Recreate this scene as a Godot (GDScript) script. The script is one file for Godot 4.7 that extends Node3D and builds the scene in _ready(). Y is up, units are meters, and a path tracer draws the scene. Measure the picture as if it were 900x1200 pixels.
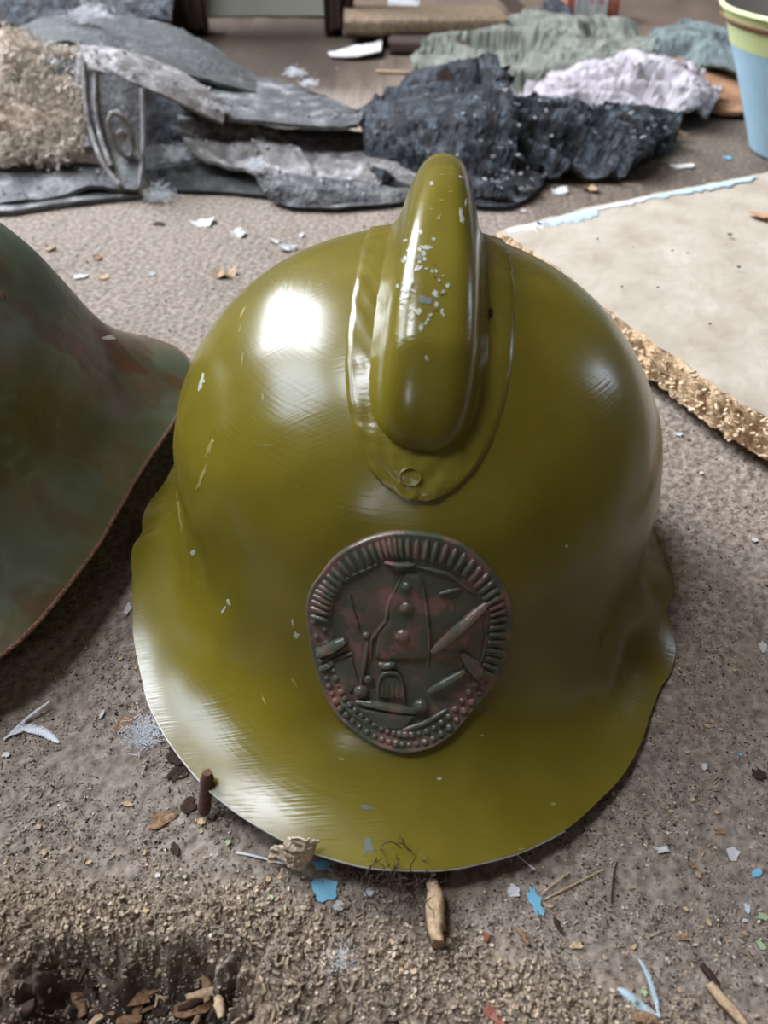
extends Node3D
# An old fire helmet on the dirty floor of a derelict room. Metres, y up; the camera looks along -z.

const EYE := Vector3(0, 0.29, 0)
const PITCH := 42.0
const FOCAL := 901.0        # in pixels of the 900 x 1200 frame

var rng := RandomNumberGenerator.new()
var M := {}
var used := {}

# ------------------------------------------------------------------ names and tags
func numbered(s: String) -> String:
	if not used.has(s):
		used[s] = 0
		return s
	used[s] += 1
	return "%s_%03d" % [s, used[s]]

func tag(o: Node, label: String, category: String, group := "") -> Node:
	o.set_meta("label", label)
	o.set_meta("category", category)
	if group != "":
		o.set_meta("group", group)
	return o

func thing(called: String, where: Vector3, label: String, category: String, group := "") -> Node3D:
	var o := Node3D.new()
	o.name = numbered(called)
	add_child(o, true)
	o.position = where
	tag(o, label, category, group)
	return o

func put(called: String, mesh: Mesh, mat: Material, parent: Node = null) -> MeshInstance3D:
	var o := MeshInstance3D.new()
	o.mesh = mesh
	o.material_override = mat
	if parent == null:
		o.name = numbered(called)
		add_child(o, true)
	else:
		o.name = called
		parent.add_child(o, true)
	return o

func structure(called: String, mesh: Mesh, mat: Material, parent: Node = null) -> MeshInstance3D:
	var o := put(called, mesh, mat, parent)
	if parent == null:
		o.set_meta("kind", "structure")
	return o

# ------------------------------------------------------------------ places
func look(px: float, py: float) -> Vector3:
	var p := deg_to_rad(PITCH)
	return Vector3(0, -sin(p), -cos(p)) + Vector3((px - 450.0) / FOCAL, 0, 0) - Vector3(0, cos(p), -sin(p)) * ((py - 600.0) / FOCAL)

func on(px: float, py: float, h := 0.0) -> Vector3:      # the point at height h seen there
	var d := look(px, py)
	return EYE + d * ((h - EYE.y) / d.y)

func far(px: float, py: float, z: float) -> Vector3:     # the point at distance z
	var d := look(px, py)
	return EYE + d * (-z / d.z)

func pixel(p: Vector3) -> Vector3:
	var a := deg_to_rad(PITCH)
	var q := p - EYE
	var z := q.dot(Vector3(0, -sin(a), -cos(a)))
	return Vector3(450.0 + FOCAL * q.x / z, 600.0 - FOCAL * q.dot(Vector3(0, cos(a), -sin(a))) / z, z)

# ------------------------------------------------------------------ meshes
class Buf:
	var v := PackedVector3Array()
	var uv := PackedVector2Array()
	var c := PackedColorArray()
	var i := PackedInt32Array()
	func grid(p: PackedVector3Array, nu: int, nv: int, flip := false, cols := PackedColorArray()) -> void:
		var base := v.size()
		v.append_array(p)
		for b in nv:
			for a in nu:
				uv.append(Vector2(float(a) / (nu - 1), float(b) / (nv - 1)))
		if cols.size() == p.size():
			c.append_array(cols)
		for b in nv - 1:
			for a in nu - 1:
				var k := base + b * nu + a
				if flip:
					i.append_array([k, k + nu, k + 1, k + 1, k + nu, k + nu + 1])
				else:
					i.append_array([k, k + 1, k + nu, k + 1, k + nu + 1, k + nu])
	func fan(p: PackedVector3Array, centre: Vector3, flip := false) -> void:
		var base := v.size()
		v.append(centre)
		uv.append(Vector2(0.5, 0.5))
		v.append_array(p)
		for k in p.size():
			var a := TAU * k / p.size()
			uv.append(Vector2(0.5 + 0.5 * cos(a), 0.5 + 0.5 * sin(a)))
			var n := base + 1 + (k + 1) % p.size()
			if flip:
				i.append_array([base, n, base + 1 + k])
			else:
				i.append_array([base, base + 1 + k, n])
	func tube(path: PackedVector3Array, radii: Array, sides := 8) -> void:
		var n := path.size()
		var ring := PackedVector3Array()
		var u := Vector3.ZERO
		for k in n:
			var d := (path[mini(k + 1, n - 1)] - path[maxi(k - 1, 0)]).normalized()
			if u == Vector3.ZERO:
				u = d.cross(Vector3.UP if absf(d.y) < 0.9 else Vector3.RIGHT).normalized()
			u = (u - d * u.dot(d)).normalized()
			var w := d.cross(u)
			var r: float = radii[mini(k, radii.size() - 1)]
			for s in sides + 1:
				var a := TAU * s / sides
				ring.append(path[k] + (u * cos(a) + w * sin(a)) * r)
		grid(ring, sides + 1, n)
		for e in 2:
			var k0 := 0 if e == 0 else n - 1
			fan(ring.slice(k0 * (sides + 1), k0 * (sides + 1) + sides), path[k0], e == 1)
	func box(a: Vector3, b: Vector3) -> void:
		var t := Transform3D(Basis.from_scale((b - a) * 0.5), (a + b) * 0.5)
		for f in [[Vector3.RIGHT, Vector3.UP, Vector3.BACK], [Vector3.LEFT, Vector3.BACK, Vector3.UP], [Vector3.UP, Vector3.BACK, Vector3.RIGHT], [Vector3.DOWN, Vector3.RIGHT, Vector3.BACK], [Vector3.BACK, Vector3.RIGHT, Vector3.UP], [Vector3.FORWARD, Vector3.UP, Vector3.RIGHT]]:
			var q := PackedVector3Array()
			for y in [-1, 1]:
				for x in [-1, 1]:
					q.append(t * (f[0] + f[1] * x + f[2] * y))
			grid(q, 2, 2, true)
	func mesh() -> ArrayMesh:
		var n := PackedVector3Array()
		n.resize(v.size())
		for k in range(0, i.size(), 3):
			var a := v[i[k]]
			var f := (v[i[k + 2]] - a).cross(v[i[k + 1]] - a)
			n[i[k]] += f
			n[i[k + 1]] += f
			n[i[k + 2]] += f
		for k in n.size():
			n[k] = n[k].normalized() if n[k].length_squared() > 1e-30 else Vector3.UP
		var arr := []
		arr.resize(Mesh.ARRAY_MAX)
		arr[Mesh.ARRAY_VERTEX] = v
		arr[Mesh.ARRAY_NORMAL] = n
		arr[Mesh.ARRAY_TEX_UV] = uv
		if c.size() == v.size():
			arr[Mesh.ARRAY_COLOR] = c
		arr[Mesh.ARRAY_INDEX] = i
		var m := ArrayMesh.new()
		m.add_surface_from_arrays(Mesh.PRIMITIVE_TRIANGLES, arr)
		return m

func fnl(s: int, freq: float, octaves := 3, kind := FastNoiseLite.TYPE_SIMPLEX_SMOOTH) -> FastNoiseLite:
	var f := FastNoiseLite.new()
	f.seed = s
	f.frequency = freq
	f.noise_type = kind
	f.fractal_octaves = octaves
	return f

# a plank or block with worn, chamfered edges
func block(size: Vector3, wear := 0.1, s := 1) -> ArrayMesh:
	var b := Buf.new()
	var r := minf(minf(size.x, size.y), size.z) * 0.25
	var nz := fnl(s, 3.0 / maxf(size.x, size.z))
	var prof := PackedVector2Array()
	var hz := size.z * 0.5
	var hy := size.y * 0.5
	for q in [[hz, -hy + r], [hz, hy - r], [hz - r, hy], [-hz + r, hy], [-hz, hy - r], [-hz, -hy + r], [-hz + r, -hy], [hz - r, -hy], [hz, -hy + r]]:
		prof.append(Vector2(q[0], q[1]))
	var nx := 12
	var p := PackedVector3Array()
	for k in nx:
		var x := (float(k) / (nx - 1) - 0.5) * size.x
		for q in prof:
			var w := Vector3(x, q.y, q.x)
			w += Vector3(nz.get_noise_3d(q.x * 9, q.y * 9, 5.0) * (1.0 if k == 0 or k == nx - 1 else 0.0) * size.z * wear, nz.get_noise_3dv(w * 2.0) * size.y * wear, nz.get_noise_3dv(w * 2.0 + Vector3(9, 0, 0)) * size.y * wear)
			p.append(w)
	b.grid(p, 9, nx, false)
	for e in 2:
		var ring := p.slice((0 if e == 0 else nx - 1) * 9, (0 if e == 0 else nx - 1) * 9 + 8)
		var mid := Vector3.ZERO
		for q in ring:
			mid += q / 8.0
		b.fan(ring, mid, e == 1)
	return b.mesh()

# an irregular flat flake with an edge: radii around, thickness, curl
func flake(lx: float, lz: float, thick: float, curl: float, s: int, n := 11, ragged := 0.3) -> ArrayMesh:
	var r := RandomNumberGenerator.new()
	r.seed = s
	var b := Buf.new()
	var rings := []
	var nz := fnl(s, 1.5 / maxf(lx, lz))
	var base := PackedVector2Array()
	for k in n:
		var a := TAU * (k + r.randf_range(-0.25, 0.25)) / n
		var q := r.randf_range(1.0 - ragged, 1.0)
		base.append(Vector2(cos(a) * lx * 0.5 * q, sin(a) * lz * 0.5 * q))
	var lift := func(q: Vector2, t: float) -> Vector3:
		var y := curl * (q.x * q.x / (lx * lx) * 2.0 + nz.get_noise_2d(q.x, q.y) * 0.8) * maxf(lx, lz)
		return Vector3(q.x, y + t, q.y)
	for lay in [[0.55, thick], [1.0, thick], [1.0, 0.0]]:
		var ring := PackedVector3Array()
		for q in base:
			ring.append(lift.call(q * lay[0], lay[1]))
		rings.append(ring)
	b.fan(rings[0], lift.call(Vector2.ZERO, thick))
	for e in 2:
		var p := PackedVector3Array()
		for lay in 2:
			for k in n + 1:
				p.append(rings[e + lay][k % n])
		b.grid(p, n + 1, 2, false)
	b.fan(rings[2], lift.call(Vector2.ZERO, 0.0), true)
	return b.mesh()

# a splinter of wood with a broken end
func splinter(length: float, width: float, thick: float, s: int) -> ArrayMesh:
	var r := RandomNumberGenerator.new()
	r.seed = s
	var b := Buf.new()
	var p := PackedVector3Array()
	var n := 7
	var bend := r.randf_range(-0.12, 0.12)
	for k in n:
		var t := float(k) / (n - 1)
		var w := width * (0.5 + 0.5 * sin(PI * clampf(t * 0.86 + 0.1, 0, 1))) * r.randf_range(0.85, 1.05)
		var c := Vector3((t - 0.5) * length, thick * 0.5 + length * bend * (t - 0.5) * (t - 0.5), r.randf_range(-0.08, 0.08) * width)
		for q in [[-1, -1], [-0.9, 0.7], [-0.2, 1], [0.8, 0.8], [1, -0.8], [-1, -1]]:
			p.append(c + Vector3(r.randf_range(-0.04, 0.04) * length if k == 0 or k == n - 1 else 0.0, q[1] * thick * 0.5, q[0] * w * 0.5))
	b.grid(p, 6, n, false)
	for e in 2:
		var k0 := 0 if e == 0 else n - 1
		var ring := p.slice(k0 * 6, k0 * 6 + 5)
		var mid := Vector3.ZERO
		for q in ring:
			mid += q / 5.0
		b.fan(ring, mid, e == 1)
	return b.mesh()

func twig_mesh(pts: Array, r0: float, r1: float) -> ArrayMesh:
	var b := Buf.new()
	var c := Curve3D.new()
	var path := PackedVector3Array()
	var rad := []
	for k in 14:
		var t := float(k) / 13
		path.append(spline(pts, t))
		rad.append(lerpf(r0, r1, t))
	b.tube(path, rad, 6)
	return b.mesh()

func spline(pts: Array, t: float) -> Vector3:            # Catmull-Rom through the points
	var n := pts.size()
	var f := clampf(t, 0, 1) * (n - 1)
	var k := mini(int(f), n - 2)
	var a: Vector3 = pts[maxi(k - 1, 0)] if k > 0 else pts[0] * 2.0 - pts[1]
	var d: Vector3 = pts[k + 2] if k + 2 < n else pts[n - 1] * 2.0 - pts[n - 2]
	var p: Vector3 = pts[k]
	return p.cubic_interpolate(pts[k + 1], a, d, f - k)

# a tuft of down: many thin curved hairs
func tuft(size: float, count: int, hair: float, s: int, flat := 0.5) -> ArrayMesh:
	var r := RandomNumberGenerator.new()
	r.seed = s
	var b := Buf.new()
	for k in count:
		var d := Vector3(r.randfn(), r.randfn() * flat, r.randfn()).normalized()
		var l := size * r.randf_range(0.12, 0.3)
		var w := Vector3(r.randfn() * 0.22, absf(r.randfn()) * 0.16 * flat, r.randfn() * 0.22) * size
		var path := PackedVector3Array()
		for j in 6:
			path.append(w)
			w += d * l * 0.3
			d = (d + Vector3(r.randfn(), r.randfn() * flat, r.randfn()) * 0.55).normalized()
			if w.y < 0.0:
				w.y = 0.0
		b.tube(path, [hair, hair, hair * 0.9, hair * 0.8, hair * 0.6, hair * 0.2], 3)
	return b.mesh()

# a feather: a bent shaft and a vane of separate barbs
func feather_parts(pts: Array, width: float, s: int, parent: Node3D, mat: Material, both := true) -> void:
	var r := RandomNumberGenerator.new()
	r.seed = s
	var len := 0.0
	for k in pts.size() - 1:
		len += (pts[k + 1] - pts[k]).length()
	var b := Buf.new()
	var path := PackedVector3Array()
	var rad := []
	for k in 16:
		path.append(spline(pts, k / 15.0))
		rad.append(lerpf(0.00045, 0.00012, k / 15.0))
	b.tube(path, rad, 6)
	put("shaft", b.mesh(), mat, parent)
	var g := Buf.new()
	var n := 64
	for k in n:
		var t := 0.12 + 0.88 * k / n
		var p := spline(pts, t)
		var d := (spline(pts, minf(t + 0.02, 1)) - spline(pts, t - 0.02)).normalized()
		var side := d.cross(Vector3.UP).normalized()
		var w := width * pow(sin(PI * clampf(t * 0.95 + 0.04, 0, 1)), 0.6)
		for q in ([-1.0, 1.0] if both else [1.0]):
			var e: Vector3 = p + (side * q * 0.8 + d * 0.75).normalized() * w * r.randf_range(0.75, 1.05) + Vector3.UP * w * r.randf_range(0.0, 0.3)
			var m: Vector3 = (p + e) * 0.5 + Vector3.UP * w * 0.12
			var th := len / n * 1.1
			g.grid(PackedVector3Array([p - d * th * 0.6, p + d * th * 0.6, m - d * th * 0.5, m + d * th * 0.5, e - d * th * 0.12, e + d * th * 0.12]), 2, 3, q > 0)
	put("vane", g.mesh(), mat, parent)

# a sheet of cloth or leather through rows of points, crumpled, with a thickness
func sheet(rows: Array, amp: float, freq: float, s: int, thick := 0.003, nu := 70, nv := 50, ridged := true) -> ArrayMesh:
	var nz := fnl(s, freq * 0.55, 3)
	nz.fractal_gain = 0.38
	nz.domain_warp_enabled = true
	nz.domain_warp_amplitude = 0.6 / freq
	nz.domain_warp_frequency = freq * 0.45
	var fine := fnl(s + 50, freq * 4.0, 2)
	var p := PackedVector3Array()
	for b in nv:
		for a in nu:
			var line := []
			for row in rows:
				line.append(spline(row, float(a) / (nu - 1)))
			p.append(spline(line, float(b) / (nv - 1)))
	var nrm := PackedVector3Array()
	for b in nv:
		for a in nu:
			var du := p[b * nu + mini(a + 1, nu - 1)] - p[b * nu + maxi(a - 1, 0)]
			var dv := p[mini(b + 1, nv - 1) * nu + a] - p[maxi(b - 1, 0) * nu + a]
			var n := du.cross(dv).normalized()
			nrm.append(n if n.y + n.z > 0 else -n)
	var top := PackedVector3Array()
	var low := PackedVector3Array()
	for k in p.size():
		var w := Basis(Vector3.UP, 0.5) * p[k] * Vector3(0.55, 1.5, 1.5)
		var h := nz.get_noise_3dv(w)
		h = (1.0 - sqrt(h * h + 0.004) * 3.2) if ridged else h
		var q := p[k] + nrm[k] * (h * amp + fine.get_noise_3dv(p[k]) * amp * 0.1)
		q.y = maxf(q.y, 0.002 + thick)
		top.append(q)
		var l := q - nrm[k] * thick
		l.y = maxf(l.y, 0.001)
		low.append(l)
	var buf := Buf.new()
	var mid := (nv / 2) * nu + nu / 2
	var face := (top[mid + nu] - top[mid]).cross(top[mid + 1] - top[mid])
	var flip := face.dot(nrm[mid]) < 0
	buf.grid(top, nu, nv, flip)
	buf.grid(low, nu, nv, not flip)
	for e in 4:
		var st := PackedVector3Array()
		var n := nu if e < 2 else nv
		for lay in [top, low]:
			for k in n:
				st.append(lay[k] if e == 0 else lay[(nv - 1) * nu + k] if e == 1 else lay[k * nu] if e == 2 else lay[k * nu + nu - 1])
		buf.grid(st, n, 2, (e == 1 or e == 2) == flip)
	return buf.mesh()

# bits of lint that cling to a cloth
func lint(cloth: MeshInstance3D, n: int, size: float) -> void:
	var v: PackedVector3Array = cloth.mesh.surface_get_arrays(0)[Mesh.ARRAY_VERTEX]
	var nr: PackedVector3Array = cloth.mesh.surface_get_arrays(0)[Mesh.ARRAY_NORMAL]
	var mm := MultiMesh.new()
	mm.transform_format = MultiMesh.TRANSFORM_3D
	mm.use_colors = true
	mm.mesh = flake(1.0, 0.5, 0.2, 0.5, 77, 8, 0.6)
	mm.instance_count = n
	for k in n:
		var i := rng.randi() % (v.size() * 2 / 5)
		mm.set_instance_transform(k, Transform3D(Basis.from_euler(Vector3(rng.randf_range(-1, 1), rng.randf() * TAU, rng.randf_range(-1, 1))).scaled(Vector3.ONE * size * rng.randf_range(0.3, 1.3)), v[i] + nr[i].abs() * 0.001))
		mm.set_instance_color(k, Color(0.25, 0.27, 0.3).lerp(Color(0.62, 0.6, 0.58), rng.randf()))
	var mi := MultiMeshInstance3D.new()
	mi.name = "lint"
	mi.multimesh = mm
	mi.material_override = M.grain
	mi.set_meta("kind", "stuff")
	cloth.add_child(mi, true)

func zrow(pts: Array) -> Array:
	var r := []
	for q in pts:
		r.append(far(q[0], q[1], q[2]))
	return r

func zrows(rows: Array) -> Array:
	var r := []
	for row in rows:
		r.append(zrow(row))
	return r

# ------------------------------------------------------------------ materials
func noise_tex(s: int, freq: float, stops: Array, size := 512, octaves := 5, kind := FastNoiseLite.TYPE_SIMPLEX_SMOOTH) -> NoiseTexture2D:
	var t := NoiseTexture2D.new()
	t.width = size
	t.height = size
	t.seamless = true
	t.noise = fnl(s, freq, octaves, kind)
	if stops.size():
		var g := Gradient.new()
		var off := PackedFloat32Array()
		var col := PackedColorArray()
		for q in stops:
			off.append(q[0])
			col.append(q[1])
		g.offsets = off
		g.colors = col
		t.color_ramp = g
	return t

func bump_tex(s: int, freq: float, strength: float, size := 512, octaves := 4) -> NoiseTexture2D:
	var t := noise_tex(s, freq, [], size, octaves)
	t.as_normal_map = true
	t.bump_strength = strength
	return t

func rough(stops: Array, freq: float, scale: float, roughness: float, s: int, bump := 0.0, bump_freq := 0.05, world := true) -> StandardMaterial3D:
	var m := StandardMaterial3D.new()
	m.albedo_texture = noise_tex(s, freq, stops)
	m.roughness = roughness
	m.uv1_triplanar = true
	m.uv1_world_triplanar = world
	m.uv1_scale = Vector3.ONE * scale
	if bump > 0:
		m.normal_enabled = true
		m.normal_texture = bump_tex(s + 7, bump_freq, 8.0)
		m.normal_scale = bump
	return m

func flat(c: Color, roughness := 0.8, metallic := 0.0) -> StandardMaterial3D:
	var m := StandardMaterial3D.new()
	m.albedo_color = c
	m.roughness = roughness
	m.metallic = metallic
	return m

func rgb(r: int, g: int, b: int) -> Color:
	return Color8(r, g, b)

func materials() -> void:
	var f := rough([[0.0, rgb(92, 81, 71)], [0.35, rgb(131, 118, 105)], [0.55, rgb(148, 135, 121)], [0.75, rgb(161, 148, 134)], [1.0, rgb(186, 173, 159)]], 0.035, 9.0, 0.95, 3, 0.22, 0.09)
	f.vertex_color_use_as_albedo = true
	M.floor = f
	var paint := rough([[0.0, rgb(100, 89, 22)], [0.5, rgb(107, 96, 27)], [1.0, rgb(115, 104, 33)]], 0.01, 6.0, 0.24, 11, 0.0, 0.05, false)
	paint.normal_enabled = true
	paint.normal_texture = stroke_tex()
	paint.normal_scale = 0.16
	M.paint = paint
	M.paint_comb = paint.duplicate()
	M.paint_comb.roughness = 0.22
	M.steel = rough([[0.0, rgb(60, 67, 50)], [0.42, rgb(76, 84, 65)], [0.58, rgb(88, 93, 74)], [0.68, rgb(78, 62, 46)], [0.82, rgb(92, 62, 42)], [1.0, rgb(112, 74, 48)]], 0.008, 3.5, 0.4, 23, 0.12, 0.05, false)
	M.rust_edge = rough([[0.0, rgb(60, 40, 30)], [0.5, rgb(104, 72, 52)], [1.0, rgb(140, 105, 82)]], 0.05, 14.0, 0.9, 29, 0.8, 0.08)
	M.bare = flat(rgb(185, 183, 172), 0.45, 0.4)
	M.badge = rough([[0.0, rgb(74, 78, 64)], [0.57, rgb(86, 89, 75)], [0.61, rgb(106, 88, 78)], [0.66, rgb(132, 100, 90)], [1.0, rgb(146, 110, 99)]], 0.012, 9.0, 0.2, 31, 0.12, 0.1, false)
	M.black = flat(rgb(8, 8, 8), 0.9)
	M.chip_white = flat(rgb(168, 168, 152), 0.35)
	M.chip_grey = flat(rgb(88, 94, 84), 0.5)
	M.chip_olive = flat(rgb(136, 126, 66), 0.35)
	M.wood_pale = rough([[0.0, rgb(146, 118, 88)], [0.5, rgb(188, 160, 126)], [1.0, rgb(212, 190, 158)]], 0.03, 30.0, 0.85, 41, 0.6)
	M.wood_mid = rough([[0.0, rgb(98, 74, 54)], [0.5, rgb(142, 110, 80)], [1.0, rgb(176, 144, 110)]], 0.03, 26.0, 0.9, 43, 0.6)
	M.wood_dark = rough([[0.0, rgb(34, 24, 18)], [0.5, rgb(58, 42, 32)], [1.0, rgb(88, 66, 50)]], 0.03, 20.0, 0.9, 47, 0.6)
	M.plank = rough([[0.0, rgb(86, 70, 54)], [0.5, rgb(116, 98, 76)], [1.0, rgb(146, 126, 100)]], 0.02, 8.0, 0.9, 49, 0.5)
	M.bark = rough([[0.0, rgb(30, 20, 15)], [0.5, rgb(62, 42, 32)], [1.0, rgb(96, 68, 54)]], 0.04, 40.0, 0.95, 51, 0.9)
	M.rust = rough([[0.0, rgb(72, 48, 36)], [0.5, rgb(100, 68, 52)], [1.0, rgb(126, 92, 72)]], 0.04, 40.0, 0.85, 53, 0.8)
	M.blue = flat(rgb(112, 172, 196), 0.6)
	M.blue_pale = flat(rgb(178, 198, 206), 0.6)
	M.mint = flat(rgb(158, 176, 134), 0.6)
	M.leaf = rough([[0.0, rgb(176, 154, 126)], [0.5, rgb(208, 190, 164)], [1.0, rgb(226, 212, 190)]], 0.03, 40.0, 0.9, 57, 0.3)
	M.white = flat(rgb(196, 194, 190), 0.8)
	M.grey_chip = flat(rgb(176, 178, 176), 0.7)
	var fe := flat(rgb(226, 228, 230), 0.7)
	fe.backlight_enabled = true
	fe.backlight = Color(0.3, 0.3, 0.3)
	M.feather = fe
	M.leather = rough([[0.0, rgb(56, 56, 56)], [0.45, rgb(80, 80, 80)], [0.62, rgb(100, 100, 99)], [0.8, rgb(134, 133, 130)], [1.0, rgb(176, 174, 170)]], 0.012, 5.0, 0.65, 61, 0.5, 0.06)
	M.leather_dark = rough([[0.0, rgb(36, 38, 38)], [0.5, rgb(62, 64, 62)], [0.8, rgb(84, 84, 80)], [1.0, rgb(120, 118, 112)]], 0.016, 4.0, 0.75, 67, 0.5, 0.06)
	M.leather_pale = rough([[0.0, rgb(84, 78, 74)], [0.45, rgb(124, 118, 113)], [0.7, rgb(154, 150, 147)], [1.0, rgb(205, 205, 205)]], 0.014, 7.0, 0.75, 69, 0.6, 0.06)
	M.wool = rough([[0.0, rgb(120, 98, 80)], [0.4, rgb(168, 148, 130)], [0.7, rgb(196, 180, 164)], [1.0, rgb(224, 214, 198)]], 0.016, 8.0, 1.0, 71, 0.35, 0.05)
	M.wool_pale = flat(rgb(208, 196, 180), 0.95)
	M.rag_black = rough([[0.0, rgb(17, 17, 18)], [0.5, rgb(26, 27, 30)], [0.6, rgb(42, 46, 51)], [0.67, rgb(92, 106, 115)], [0.74, rgb(40, 43, 47)], [1.0, rgb(130, 136, 140)]], 0.010, 6.0, 0.85, 73, 0.4, 0.05)
	M.rag_green = rough([[0.0, rgb(78, 80, 72)], [0.5, rgb(116, 118, 107)], [1.0, rgb(146, 150, 142)]], 0.012, 4.0, 0.95, 77, 0.25, 0.06)
	M.rag_teal = rough([[0.0, rgb(66, 76, 78)], [0.5, rgb(100, 110, 108)], [1.0, rgb(136, 146, 144)]], 0.012, 4.0, 0.95, 79, 0.25, 0.06)
	M.rag_white = rough([[0.0, rgb(140, 132, 134)], [0.5, rgb(172, 164, 168)], [1.0, rgb(196, 190, 194)]], 0.012, 6.0, 0.95, 83, 0.2, 0.06)
	M.board = rough([[0.0, rgb(164, 150, 132)], [0.45, rgb(180, 168, 150)], [0.7, rgb(186, 174, 157)], [1.0, rgb(198, 187, 171)]], 0.012, 3.0, 0.75, 91, 0.12, 0.05)
	M.particle = rough([[0.0, rgb(140, 108, 76)], [0.35, rgb(200, 164, 124)], [0.6, rgb(226, 196, 156)], [1.0, rgb(242, 222, 188)]], 0.06, 16.0, 0.95, 93, 1.0, 0.07)
	M.pail_blue = rough([[0.0, rgb(150, 186, 202)], [0.5, rgb(164, 196, 212)], [1.0, rgb(176, 206, 220)]], 0.012, 3.0, 0.5, 97, 0.1)
	M.pail_green = flat(rgb(204, 214, 150), 0.5)
	M.pail_in = flat(rgb(150, 144, 138), 0.8)
	M.card = rough([[0.0, rgb(110, 78, 52)], [0.5, rgb(142, 104, 72)], [1.0, rgb(168, 128, 94)]], 0.012, 4.0, 0.9, 99, 0.4)
	M.wall = rough([[0.0, rgb(58, 47, 37)], [0.5, rgb(70, 58, 46)], [1.0, rgb(82, 70, 58)]], 0.01, 1.0, 0.9, 101, 0.3)
	M.ceiling = rough([[0.0, rgb(84, 78, 70)], [1.0, rgb(106, 100, 90)]], 0.01, 1.0, 0.95, 103, 0.3)
	M.carton_red = rough([[0.0, rgb(120, 60, 44)], [0.5, rgb(152, 84, 66)], [1.0, rgb(190, 150, 136)]], 0.03, 12.0, 0.8, 107, 0.3)
	var grain := StandardMaterial3D.new()
	grain.vertex_color_use_as_albedo = true
	grain.roughness = 0.9
	M.grain = grain

# fine strokes of a paint brush, running around the dome
func stroke_tex() -> ImageTexture:
	var im := Image.create(512, 512, false, Image.FORMAT_RGBA8)
	var a := fnl(5, 0.35, 2)
	var b := fnl(6, 0.02, 2)
	for y in 512:
		for x in 512:
			var w := y + 6.0 * sin(x * TAU / 512.0)
			var h := a.get_noise_2d(x * 0.03, w) * (0.6 + b.get_noise_2d(x, y))
			var v := clampf(0.5 + 0.5 * h, 0, 1)
			im.set_pixel(x, y, Color(v, v, v))
	im.bump_map_to_normal_map(2.0)
	return ImageTexture.create_from_image(im)

func _ready() -> void:
	rng.seed = 20
	light_and_camera()
	materials()
	room()
	ground()
	helmet()
	other_helmet()
	board()
	pail()
	coat()
	rags()
	far_things()
	debris()

func light_and_camera() -> void:
	var cam := Camera3D.new()
	cam.name = "camera"
	var at := CameraAttributesPhysical.new()
	at.frustum_focal_length = 18.0
	at.exposure_aperture = 6.5
	at.frustum_focus_distance = 0.34
	cam.position = EYE
	cam.rotation_degrees = Vector3(-PITCH, 0, 0)
	add_child(cam)
	cam.attributes = at
	cam.near = 0.02
	cam.far = 60.0
	cam.fov = rad_to_deg(2.0 * atan(600.0 / FOCAL))
	cam.current = true
	var we := WorldEnvironment.new()
	we.name = "world_environment"
	var env := Environment.new()
	env.background_mode = Environment.BG_SKY
	var sky := Sky.new()
	var sm := ProceduralSkyMaterial.new()
	sm.sky_top_color = rgb(190, 210, 240)
	sm.sky_horizon_color = rgb(235, 240, 248)
	sm.ground_bottom_color = rgb(90, 95, 80)
	sm.ground_horizon_color = rgb(150, 158, 140)
	sm.sky_energy_multiplier = 2.0
	sky.sky_material = sm
	env.sky = sky
	env.tonemap_mode = Environment.TONE_MAPPER_LINEAR
	env.tonemap_exposure = 1.7
	env.sdfgi_enabled = true
	env.ssao_enabled = true
	env.ssil_enabled = true
	we.environment = env
	add_child(we)
	# daylight in the window openings
	daylight(Vector3(-1.5, 1.84, -2.05), Vector2(1.8, 1.7), Vector3(1, 0, 0), 15.5)
	daylight(Vector3(-0.36, 0.82, 0.9), Vector2(0.14, 0.2), Vector3(0, 0, -1), 0.07)
	daylight(Vector3(-1.5, 1.85, -0.6), Vector2(0.8, 1.2), Vector3(1, 0, 0), 1.5)
	daylight(Vector3(-0.95, 2.9, -0.38), Vector2(0.6, 0.6), Vector3(0, -1, 0), 2.4)
	daylight(Vector3(2.7, 1.05, -1.8), Vector2(0.16, 0.36), Vector3(-1, 0, 0), 0.07)

func daylight(at: Vector3, size: Vector2, towards: Vector3, energy: float) -> void:
	var l := AreaLight3D.new()
	l.name = numbered("daylight")
	l.area_size = size
	l.light_energy = energy
	l.light_color = rgb(244, 247, 254)
	l.area_range = 12.0
	l.shadow_enabled = true
	add_child(l)
	l.look_at_from_position(at, at + towards, Vector3.UP if absf(towards.y) < 0.5 else Vector3.BACK)

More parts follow.
